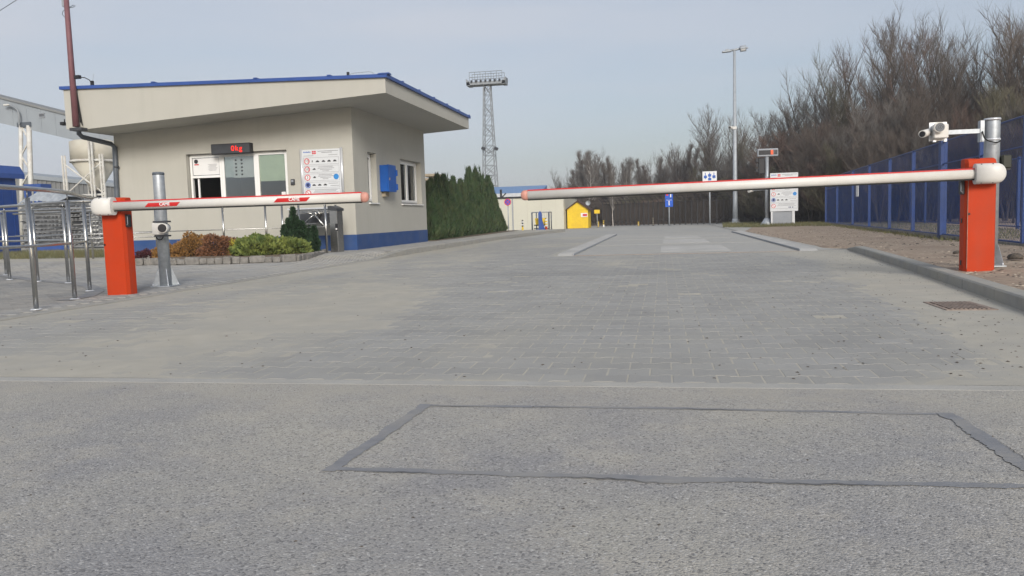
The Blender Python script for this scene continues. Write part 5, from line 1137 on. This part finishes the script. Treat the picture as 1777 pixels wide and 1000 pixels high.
for i, p in enumerate(bfpos):
    zg = .10; wd = .075
    MB().box((p.x, p.y, zg+FHT/2), (wd, wd, FHT), rz=math.atan2(dr.y, dr.x)).build('post', 'bluefence', bf)
    if i:
        a, b_ = bfpos[i-1], p; a2 = Vector((a.x, a.y, 0)); b2_ = Vector((b_.x, b_.y, 0)); mesh_panel(bf, a2, b2_, zg+.08, zg+FHT-.02, .075, .0019)
        for z in (zg+.08, zg+FHT-.01): MB().tube([a2+Vector((0, 0, z)), b2_+Vector((0, 0, z))], .018, 5).build('rail', 'bluefence', bf)
        MB().tube([a2+Vector((0, .04, zg+1.55)), b2_+Vector((0, .04, zg+1.55))], .014, 5).build('rail', 'bluefence', bf)
# low concrete plinth + grass
for i in range(1, len(bfpos)):
    a, b_ = bfpos[i-1], bfpos[i]; c = (a+b_)/2; MB().box((c.x-.02, c.y, .125), ((b_-a).length-.02, .07, .09), rz=math.atan2(dr.y, dr.x)).build('plinth_board', 'stone', bf)
# rear side of the fenced enclosure
rfz = thing('rear_blue_fence', 'farther blue fence seen through the mesh of the nearer one', 'fence', (11, 30, 0)); off_ = Vector((3.4, 2.2, 0)); prev = None
for k in range(11):
    p = line0+dr*(k*.12-.02)+off_; p.z = 0
    MB().box((p.x, p.y, 1.05), (.07, .07, 1.95), rz=.1).build('post', 'bluefence', rfz)
    if prev is not None:
        mesh_panel(rfz, prev, p, .15, 1.95, .16, .0022)
        for z in (.15, 1.98): MB().tube([prev+Vector((0, 0, z)), p+Vector((0, 0, z))], .02, 5).build('rail', 'bluefence', rfz)
    prev = p
p = D(1489.5, 331, (bfpos[2].y+bfpos[3].y)/2); t = thing('fence_notice', 'small white notice plate on the blue fence', 'sign', p); q = bfpos[2].lerp(bfpos[3], .35); MB().box((q.x-.03, q.y, p.z), (.012, .28, .38), rz=.05).build('plate', 'paper', t)
bb = bfpos[5].lerp(bfpos[6], .97); zt2 = FHT+.30
MB().box((bb.x-.02, bb.y-.12, 1.15), (.13, .13, 2.15), rz=.07).build('gate_post', 'bluefence', bf)
# grass tufts
def grass(name, pts, label, h=.12, m='grass'):
    P = np.array(pts); n = len(P); a = rng.random(n)*2*PI; hh = h*(.4+rng.random(n)); w_ = .008+.004*rng.random(n); ca, sa = np.cos(a)*w_, np.sin(a)*w_; ln = rng.normal(0, .35, (n, 2))*hh[:, None]
    V = np.stack([P+np.stack([ca, sa, 0*ca], 1), P-np.stack([ca, sa, 0*ca], 1), P+np.stack([ln[:, 0], ln[:, 1], hh], 1)], 1).reshape(-1, 3); tag(raw(name, V, np.arange(n*3).reshape(-1, 3), m), label, kind='stuff')
pts = []
for _ in range(3500):
    q = line0+dr*(random.random()*1.25); pts.append((q.x-abs(random.gauss(0, .18))+.05, q.y+random.uniform(-.2, .2), .09))
for _ in range(9000): q = line0+dr*random.uniform(0, 1.3)+off_*random.random(); pts.append((q.x, q.y, .07))
grass('fence_grass', pts, 'thin mossy grass along the foot of the blue fence', .06)
pts = []
for _ in range(9000):
    px = random.uniform(1255, 1440); q = G(px, random.uniform(388.3, 394.5), .03); pts.append((q.x, q.y, .02))
grass('verge_grass', pts, 'patchy grass below the far signs', .14)
pts = []
for _ in range(16000):
    px = random.uniform(-30, 182); q = G(px, random.uniform(438, 452)+(175-px)*.035*.5, .05); pts.append((q.x, q.y, .02))
grass('left_grass', pts, 'grass strip in front of the stacked sections', .16)
V = [tuple(G(x, y, .03)) for x, y in ((-60, 461), (190, 450), (190, 436), (-60, 440))]
struct(MB().add(V, [(0, 1, 2, 3)]).build('grass_strip', 'grass', fix=False), 'narrow grassy strip on the far left')

# ================================================================== LEFT BACKGROUND
# blue building
t = thing('blue_building', 'blue clad building with canopy at the far left edge', 'building', D(0, 450, 23)); YB2 = 20.5; xr_ = D(38, 450, YB2+4).x; a = D(-160, 290, YB2); z0r, z1r = D(-10, 296, YB2+2).z, D(40, 309, YB2+4).z; zl_ = z1r+(z0r-z1r)*3
MB().prism([(a.x, 0), (xr_, 0), (xr_, z1r), (a.x, z1r+.25)], 'y', YB2, YB2+4).build('wall', 'blue_wall', t)
for k in range(9): yy = YB2+.3+k*.44; MB().b2(xr_+.002, xr_+.016, yy-.012, yy+.012, .05, z1r-.05).build('cladding_rib', 'blue_wall', t)
MB().prism([(a.x, z1r+.25), (xr_+.12, z1r-.02), (xr_+.12, z1r+.15), (a.x, z1r+.42)], 'y', YB2-.05, YB2+4.3).build('roof', 'bluemetal', t)
# grey long shed behind
YG = 62; a, b_ = D(-80, 291, YG), D(205, 318, YG); t = thing('grey_shed', 'long grey corrugated shed behind the stacks', 'building', ((a.x+b_.x)/2, YG, 0))
za1, zb1_ = a.z, D(205, 318, YG).z; MB().prism([(a.x, 0), (b_.x, 0), (b_.x, zb1_-.35), (a.x, za1-.35)], 'y', YG, YG+8).build('wall', 'roofgrey', t); MB().prism([(a.x, za1-.35), (b_.x, zb1_-.35), (b_.x, zb1_), (a.x, za1)], 'y', YG-.2, YG+8).build('roof', 'gallery', t)
for k in range(36):
    xx = a.x+(b_.x-a.x)*(k+.5)/36; MB().b2(xx-.05, xx+.05, YG-.08, YG-.003, 0, za1+(zb1_-za1)*(k+.5)/36-.37).build('cladding_rib', 'roofgrey', t)
t = thing('blue_canopy', 'dark blue canopy frame above the stacked sections', 'canopy', D(100, 330, 40)); a, b_ = D(55, 320, 40), D(122, 318, 40); MB().b2(a.x, b_.x-1.4, 39.4, 40.2, b_.z-.22, b_.z).build('roof', 'bluemetal', t)
for px in (57, 74): q = D(px, 340, 40); MB().b2(q.x-.12, q.x+.12, 39.5, 39.8, 0, b_.z-.25).build('post', 'bluemetal', t)
# conveyor gallery
YC = 46; pts_t = [D(-90, 148, YC), D(210, 224, YC)]; pts_b = [D(-90, 193, YC), D(210, 262, YC)]
t = thing('conveyor_gallery', 'enclosed grey conveyor gallery sloping down behind the gatehouse', 'conveyor', ((pts_t[0].x+pts_t[1].x)/2, YC, 0))
MB().prism([(pts_b[0].x, pts_b[0].z), (pts_b[1].x, pts_b[1].z), (pts_t[1].x, pts_t[1].z), (pts_t[0].x, pts_t[0].z)], 'y', YC, YC+2.2).build('cladding', 'gallery', t)
MB().prism([(pts_t[0].x, pts_t[0].z), (pts_t[1].x, pts_t[1].z), (pts_t[1].x, pts_t[1].z+.13), (pts_t[0].x, pts_t[0].z+.13)], 'y', YC-.1, YC+2.3).build('roof', 'roofgrey', t)
for k in range(12):
    f = (k+.5)/12; xx = pts_t[0].x+(pts_t[1].x-pts_t[0].x)*f; zt3 = pts_t[0].z+(pts_t[1].z-pts_t[0].z)*f; zb3 = pts_b[0].z+(pts_b[1].z-pts_b[0].z)*f; MB().b2(xx-.02, xx+.02, YC-.02, YC-.002, zb3+.02, zt3-.02).build('panel_joint', 'gallery', t)
q = D(73, 200.5, YC); o = MB().box((q.x, YC-.03, q.z), (.42, .05, .30)).build('window', 'grey', t); b2 = MB()
for k in range(5): b2.b2(q.x-.15+k*.07, q.x-.11+k*.07, YC-.062, YC-.056, q.z-.08, q.z+.1)
b2.build('louvre', 'black', o)
# trestle
t = thing('conveyor_trestle', 'white lattice trestle carrying the conveyor gallery', 'trestle', D(44, 400, YC)); zz0 = 0; L0, L1 = D(36, 218, YC), D(50, 218, YC); B0, B1 = D(37, 335, YC), D(54, 335, YC)
def ext(p, q): f = (p.z-0)/(p.z-q.z); return p+(q-p)*f
E0, E1 = ext(L0, B0), ext(L1, B1); MB().tube([L0, E0], .13, 6).build('leg', 'whitesteel', t); MB().tube([L1, E1], .16, 6).build('leg', 'whitesteel', t)
for k in range(8):
    a, b_ = L0.lerp(E0, k/8), L1.lerp(E1, (k+1)/8) if k % 2 == 0 else L1.lerp(E1, k/8)
    if k % 2: a = L0.lerp(E0, (k+1)/8)
    MB().tube([a, b_], .06, 5).build('bracing', 'whitesteel', t)
q = (L0+L1)/2; MB().box((q.x, YC+.5, q.z+.05), (1., 1.2, .3)).build('bearing', 'gutter', t)
t = thing('gallery_lamp', 'white curved lamp arm fixed on the conveyor gallery', 'lamp', D(33, 215, YC-.3)); MB().tube(smooth_path([D(33, 217, YC-.3), D(33, 200, YC-.3), D(29, 190, YC-.3), D(20, 184, YC-.3), D(15, 183, YC-.3)]), .06, 8).build('arm', 'lattice', t); MB().box(D(12, 182.5, YC-.3), (.42, .2, .10), bev=.02).build('head', 'whitesteel', t)
# silo
YSi = 38; a, b_ = D(127, 246, YSi), D(196, 246, YSi); r_ = (b_.x-a.x)/2*.96; cx_ = (a.x+b_.x)/2; zt4, zc4, zb4 = D(160, 247, YSi).z, D(160, 281, YSi).z, D(160, 325, YSi).z
t = thing('cement_silo', 'cream silo with conical hopper on a white lattice frame', 'silo', (cx_, YSi, 0))
MB().lathe((cx_, YSi, 0), [(r_, zc4), (r_, zt4), (r_*.8, zt4+.08)], 28).build('tank', 'silo', t); MB().lathe((cx_, YSi, 0), [(.28, zb4-.2), (.32, zb4), (r_, zc4-.002)], 28).build('hopper', 'silo', t)
MB().lathe((cx_, YSi, 0), [(r_+.04, zc4-.06), (r_+.06, zc4), (r_+.04, zc4+.06)], 28).build('ring', 'whitesteel', t); MB().lathe((cx_, YSi, 0), [(.3, zb4-1.1), (.35, zb4-.21)], 14).build('outlet', 'black', t)
for sx in (-1, 1):
    for sy in (-1, 1):
        x, y = cx_+sx*r_*.97, YSi+sy*r_*.8; MB().tube([(x-.08, y, 0), (x-.08, y, zc4+.3)], .05, 5).build('leg', 'whitesteel', t); MB().tube([(x+.08, y, 0), (x+.08, y, zc4+.3)], .05, 5).build('leg', 'whitesteel', t)
        b2 = MB(); [b2.tube([(x-.08, y, z), (x+.08, y, z+.16)], .02, 4) for z in np.arange(.2, zc4, .32)]; b2.build('lacing', 'whitesteel', t)
for s_ in (-1, 1):
    MB().tube([(cx_-s_*r_, YSi-r_*.8, zb4-.4), (cx_+s_*r_, YSi-r_*.8, zc4-.1)], .04, 5).build('brace', 'whitesteel', t)
MB().tube([(cx_-r_, YSi-r_*.8, zb4-.45), (cx_+r_, YSi-r_*.8, zb4-.45)], .05, 5).build('crossbeam', 'whitesteel', t)
MB().tube([(cx_+r_*.55, YSi-r_*1.02, 0), (cx_+r_*.55, YSi-r_*1.02, zt4)], .05, 5).build('ladder_rail', 'whitesteel', t); MB().tube([(cx_+r_*.68, YSi-r_*1.0, 0), (cx_+r_*.68, YSi-r_*1.0, zt4)], .05, 5).build('ladder_rail', 'whitesteel', t)
# stacks of steel sections
def steel_stack(label, px0, px1, pyt, Y, layers):
    a, b_ = D(px0, 440, Y), D(px1, pyt, Y); t = thing('section_stack', label, 'stack', (a.x, Y, 0), 'stacks of grey steel sections'); H_ = b_.z
    for k in range(layers):
        z = .12+(H_-.12)*(k+.5)/layers; hh = (H_-.12)/layers; n = 2; ws = (b_.x-a.x)
        b2 = MB(); b2.box(((a.x+b_.x)/2+random.uniform(-.06, .06), Y+.5+random.uniform(-.08, .08), z), (ws-random.uniform(0, .2), 1.0, hh*.38), rot=Euler((0, random.uniform(-.012, .012), 0)).to_matrix())
        for q in range(int(ws/.16)):
            if random.random() < .8: b2.box((a.x+.1+q*.16+random.uniform(-.03, .03), Y+.45+random.uniform(-.1, .02), z+hh*.33), (.07, 1.0, hh*.26))
        b2.build('section', 'stackgrey', t)
steel_stack('wide stack of grey steel sections behind the looped railing', 42, 110, 352, 27, 11)
steel_stack('stack of grey steel sections below the silo legs', 112, 141, 356, 27.4, 10)
steel_stack('stack of grey steel sections partly behind the left barrier', 143, 205, 360, 27, 9)
t = thing('netted_heap', 'pale netted heap lying on top of the wide stack', 'heap', D(80, 345, 30)); a, b_ = D(44, 348, 29.5), D(112, 326, 29.5)
nx_, V, F = 26, [], []
for j in range(10):
    for i in range(nx_): u, v = i/(nx_-1), j/9; V.append((a.x+(b_.x-a.x)*u, 29+v*2, a.z-.3+(b_.z-a.z+.3)*math.sin(PI*min(1, max(0, v*.8+.1)))*(.55+.45*math.sin(PI*u))+.10*nz3(i*.8, j*.8)))
F = [(j*nx_+i, j*nx_+i+1, (j+1)*nx_+i+1, (j+1)*nx_+i) for j in range(9) for i in range(nx_-1)]
raw('cover', [tuple(Vector(v)-BASE[t.name]) for v in V], F, 'galvdull', t); MB().b2(a.x+.05, b_.x-.05, 29.2, 31, 0, a.z-.25).build('pile', 'stackgrey', t)
t = thing('blue_skid', 'low blue steel beam on the grass under the stacks', 'beam', D(90, 441, 24)); a, b_ = D(62, 441, 25.5), D(118, 438, 25.5); MB().b2(a.x, b_.x, 25.4, 25.55, .12, .28).build('beam', 'bluemetal', t)
for xx in (a.x+.2, b_.x-.2): MB().b2(xx-.05, xx+.05, 25.4, 25.55, 0, .119).build('foot', 'bluemetal', t)
# power line
t = thing('power_line', 'thin dark cable crossing the sky at the upper left corner', 'cable', D(10, 12, 20)); MB().tube([D(-40, 46, 20), D(0, 18.5, 20), D(29, 0, 20), D(70, -26, 20)], .009, 4).build('cable', 'black', t)

# ================================================================== TREES
def grow(seed, h, spread=.5, nlimb=14, sub=6, twn=9, upw=.6, trunks=1, fine=1.0, tr=.013, low=.18, conic=0):
    g = random.Random(seed); thick = []; thin = []
    def bend(p, d, L_, n, wob, up):
        pts = [p]; 
        for _ in range(n):
            d = (d+Vector((g.gauss(0, wob), g.gauss(0, wob), g.gauss(0, wob)+up))).normalized(); p = p+d*(L_/n); pts.append(p)
        return pts, d
    for t in range(trunks):
        a = g.uniform(0, 2*PI); d = Vector((math.cos(a)*.22*(trunks > 1), math.sin(a)*.22*(trunks > 1), 1)).normalized(); b0_ = Vector((math.cos(a)*.15*(trunks > 1), math.sin(a)*.15*(trunks > 1), -.1))
        H_ = h*(1 if t == 0 else g.uniform(.75, 1)); pts, _ = bend(b0_, d, H_*.93, 9, .05, .05); r0 = h*tr*(1 if trunks == 1 else .6)
        thick.append((pts, [r0*(1-.88*i/9) for i in range(10)], 6))
        for k in range(nlimb):
            f = low+(1-low)*(k+g.random())/nlimb; f = min(.98, f); i = min(8, int(f*9)); p = pts[i].lerp(pts[i+1], f*9-i)
            a = k*2.4+g.uniform(-.6, .6); out = spread*(1-.4*f) if not conic else spread*(1.05-f)
            Ll = h*out*g.uniform(.6, 1.1)*(.65+.5*(1-abs(f-.45))); dd = Vector((math.cos(a), math.sin(a), upw+g.uniform(-.1, .4)+f*.5)).normalized()
            lp_, _ = bend(p, dd, Ll, 5, .13, .09); rl = max(.016, r0*.5*(1-f*.55)); thick.append((lp_, [rl*(1-.8*j/5) for j in range(6)], 4))
            for s_ in range(sub):
                ff = .2+.8*(s_+g.random())/sub; j = min(4, int(ff*5)); q = lp_[j].lerp(lp_[j+1], min(1, ff*5-j)); a2 = g.uniform(0, 2*PI); base = (lp_[j+1]-lp_[j]).normalized()
                d2 = (base*.9+Vector((math.cos(a2), math.sin(a2), g.uniform(.1, 1.0)))*.65).normalized(); L2 = Ll*g.uniform(.25, .5)
                sp, _ = bend(q, d2, L2, 3, .09, .14); thin.append((sp, .016))
                for w_ in range(twn):
                    f3 = .15+.85*g.random(); j = min(2, int(f3*3)); q3 = sp[j].lerp(sp[j+1], min(1, f3*3-j)); d3 = ((sp[j+1]-sp[j]).normalized()*.8+Vector((g.gauss(0, .38), g.gauss(0, .38), g.gauss(.45, .3)))).normalized()
                    tp, _ = bend(q3, d3, h*.065*g.uniform(.6, 1.6)*fine, 2, .09, .12); thin.append((tp, .0075))
                    if twn > 6:
                        for _ in range(2):
                            d4 = (d3+Vector((g.gauss(0, .4), g.gauss(0, .4), g.gauss(.3, .3)))).normalized(); thin.append(([tp[1], tp[1]+d4*h*.03*g.uniform(.6, 1.4)*fine], .007))
    V = []; F = []; k = 0
    for pts, r in thin:
        n = len(pts)
        for i, p in enumerate(pts):
            t = (pts[min(i+1, n-1)]-pts[max(0, i-1)]).normalized(); u = Vector((t.y, -t.x, .3)).normalized(); w_ = t.cross(u); rr = r*(1-.55*i/(n-1))
            V.append(p+u*rr); V.append(p-u*rr*.5+w_*rr*.87); V.append(p-u*rr*.5-w_*rr*.87)
        for i in range(n-1):
            b_ = k+i*3; F += [(b_, b_+1, b_+4, b_+3), (b_+1, b_+2, b_+5, b_+4), (b_+2, b_, b_+3, b_+5)]
        k += 3*n
    tb = MB(); [tb.tube(p, r, n_, cap=False) for p, r, n_ in thick]
    to = tb.build('trunk', 'bark', fix=False); co = raw('crown', [tuple(v) for v in V], F, 'twig'); tm, cm_ = to.data, co.data
    zz_ = sorted(v[2] for v in V); bpy.data.objects.remove(to); bpy.data.objects.remove(co); return tm, cm_, zz_[int(len(zz_)*.992)]
def recol(v, tw, bk='bark'):
    tm, cm_, h = v; c = cm_.copy(); c.materials[0] = M[tw]; t_ = tm.copy(); t_.materials[0] = M[bk]; return t_, c, h
V1 = [grow(11, 10, .36, 20, 6, 7, 1.0, 1), grow(12, 10, .30, 22, 6, 7, 1.5, 3), grow(13, 10, .33, 18, 6, 7, 1.3, 4), grow(14, 10, .27, 22, 6, 7, 1.2, 2, low=.3)]
V1S = [grow(31, 10, .38, 16, 5, 6, 1.2, 1), grow(32, 10, .34, 15, 5, 6, 1.7, 3), grow(33, 10, .30, 18, 5, 6, 1.5, 2), grow(34, 10, .40, 15, 6, 6, .9, 1)]; V2S = [recol(V1S[0], 'twigred'), recol(V1S[1], 'twiggrey'), recol(V1S[2], 'twigolive')]
V2 = [recol(V1[0], 'twigred'), recol(V1[1], 'twigolive'), recol(V1[2], 'twiggrey')]
ALD = grow(15, 10, .22, 26, 5, 7, .45, 1, low=.35, conic=1); ALD2 = grow(16, 10, .20, 24, 5, 7, .5, 1, low=.3, conic=1)
SHR = [grow(17, 4, .5, 14, 7, 9, .7, 5, fine=1.6, low=.06), grow(18, 4, .55, 14, 7, 9, .6, 5, fine=1.6, low=.05)]; SHR2 = [recol(SHR[0], 'twigred'), recol(SHR[1], 'twigolive')]
BIR = recol(grow(19, 10, .24, 24, 6, 8, .9, 1, low=.25, tr=.010), 'twiggrey', 'birch')
WIL = recol(grow(20, 10, .30, 30, 7, 8, 1.5, 3, low=.12), 'twigolive')
def tree(v, px, py, Y, label, group=None, name='bare_tree', wide=1.0, cat='tree', zb=0.):
    q = D(px, py, Y); h = q.z-zb; t = thing(name, label, cat, (q.x, Y, zb), group); t.rotation_euler.z = random.uniform(0, 6.28); s_ = h/v[2]; sw = s_*wide
    for nm, me in (('trunk', v[0]), ('crown', v[1])):
        o = bpy.data.objects.new(nm, me); C.objects.link(o); o.parent = t; o.scale = (sw, sw, s_)
        if nm == 'crown': o['kind'] = 'stuff'
    return t
prof = [(960, 330), (975, 300), (990, 288), (1015, 262), (1045, 275), (1080, 272), (1120, 280), (1150, 272), (1180, 252), (1200, 268), (1225, 225), (1250, 190), (1290, 205), (1340, 190), (1370, 165), (1400, 118), (1450, 95), (1500, 66), (1560, 48), (1620, 44), (1680, 50), (1740, 24), (1800, 10), (1880, 10), (1960, 20)]
def prof_y(px):
    for (a, ya), (b_, yb) in zip(prof, prof[1:]):
        if a <= px <= b_: return ya+(yb-ya)*(px-a)/(b_-a)
    return 200
GW = 'bare trees of the wood behind the fences'; LBW = 'bare brown tree standing in the dense wood behind the fences'
def dist(px): return 74 if px < 1160 else (74-(px-1160)/240*22 if px < 1400 else 50-(px-1400)/400*12)
# skyline row
px = 972.
while px < 1900:
    far = px < 1200; v = random.choice([ALD, ALD2, V1S[2], BIR, V2S[1]]) if far else random.choice(V1S+V2S+V1S+V2S+[V1[0], V1[2]])
    yy = prof_y(px)+(random.uniform(-6, 12) if far else random.uniform(-16, 30)); tree(v, px, yy, dist(px)+random.uniform(-1, 5), LBW, GW, wide=random.uniform(.85, 1.15)); px += (5.2 if far else 17)*random.uniform(.6, 1.4)
# rows in front and behind, lower
for frac, dy, step in ((.58, -4, 26), (.42, -6, 28), (.68, 7, 30)):
    px = 1150. if frac < .8 else 990.
    while px < 1900:
        hy = 372-(px-1150)*.03; yy = hy-(hy-prof_y(px))*frac*random.uniform(.85, 1.1); v = random.choice(V1+V2); tree(v, px, yy, dist(px)+dy+random.uniform(-1.5, 1.5), LBW, GW, wide=random.uniform(1, 1.3)); px += step*random.uniform(.8, 1.2)
# thickets
GS = 'leafless bushes at the edge of the wood'; LBS = 'dense leafless bush at the foot of the wood'
for row, (dy, fr2) in enumerate(((-6, .30), (-8, .22), (2, .46))):
    px = 985.+row*7
    while px < 1900:
        hy = 372-(px-1150)*.03; top_ = hy-max(22, (hy-prof_y(px))*fr2*random.uniform(.8, 1.2)); v = random.choice(SHR+SHR2)
        Yd = max(dist(px)+dy, 60-(px > 1300)*13-(px > 1450)*4); tree(v, px, top_, Yd, LBS, GS, 'thicket_bush', random.uniform(1.2, 1.9), 'bush'); px += 15*random.uniform(.8, 1.2)
tree(V1[0], 1247, 186, 66, 'spreading bare tree standing above the wood left of the street lamp', name='bare_tree', wide=1.1)
tree(BIR, 1020, 262, 70, 'pale birch crown rising at the left end of the wood', name='birch_tree', wide=1.3)
tree(BIR, 1062, 285, 56.5, 'white stemmed birch behind the yellow sign', name='birch_tree', wide=.9)
tree(V1[0], 1180, 251, 72, 'dark round crowned bare tree above the blue road sign', name='bare_tree')
tree(WIL, 1430, 235, 60, 'olive tinted leafless tree behind the far rules board', name='bare_tree')
tree(V2[0], 960, 322, 90, 'small distant bare tree at the left end of the wood', name='bare_tree', wide=1.6)
hz = MB().b2(-255, 255, -65, 305, -1.2, 25).build('haze', bpy.data.materials.new('haze air')); hz['kind'] = 'stuff'; hz['label'] = 'thin pale haze in the air'
hm = hz.data.materials[0]; hm.use_nodes = True; hn = hm.node_tree.nodes; hn.remove(hn['Principled BSDF']); pv = hn.new('ShaderNodeVolumePrincipled'); pv.inputs['Color'].default_value = (.90, .93, .98, 1); pv.inputs['Density'].default_value = .0012; pv.inputs['Anisotropy'].default_value = .1
hm.node_tree.links.new(pv.outputs[0], hn['Material Output'].inputs['Volume'])
# leaf litter and twigs floor of the wood
struct(sheet('wood_floor', [(-12, 56), (60, 20), (90, 90), (-12, 130)], -.012, 'soil'), 'dark leaf covered ground of the wood')
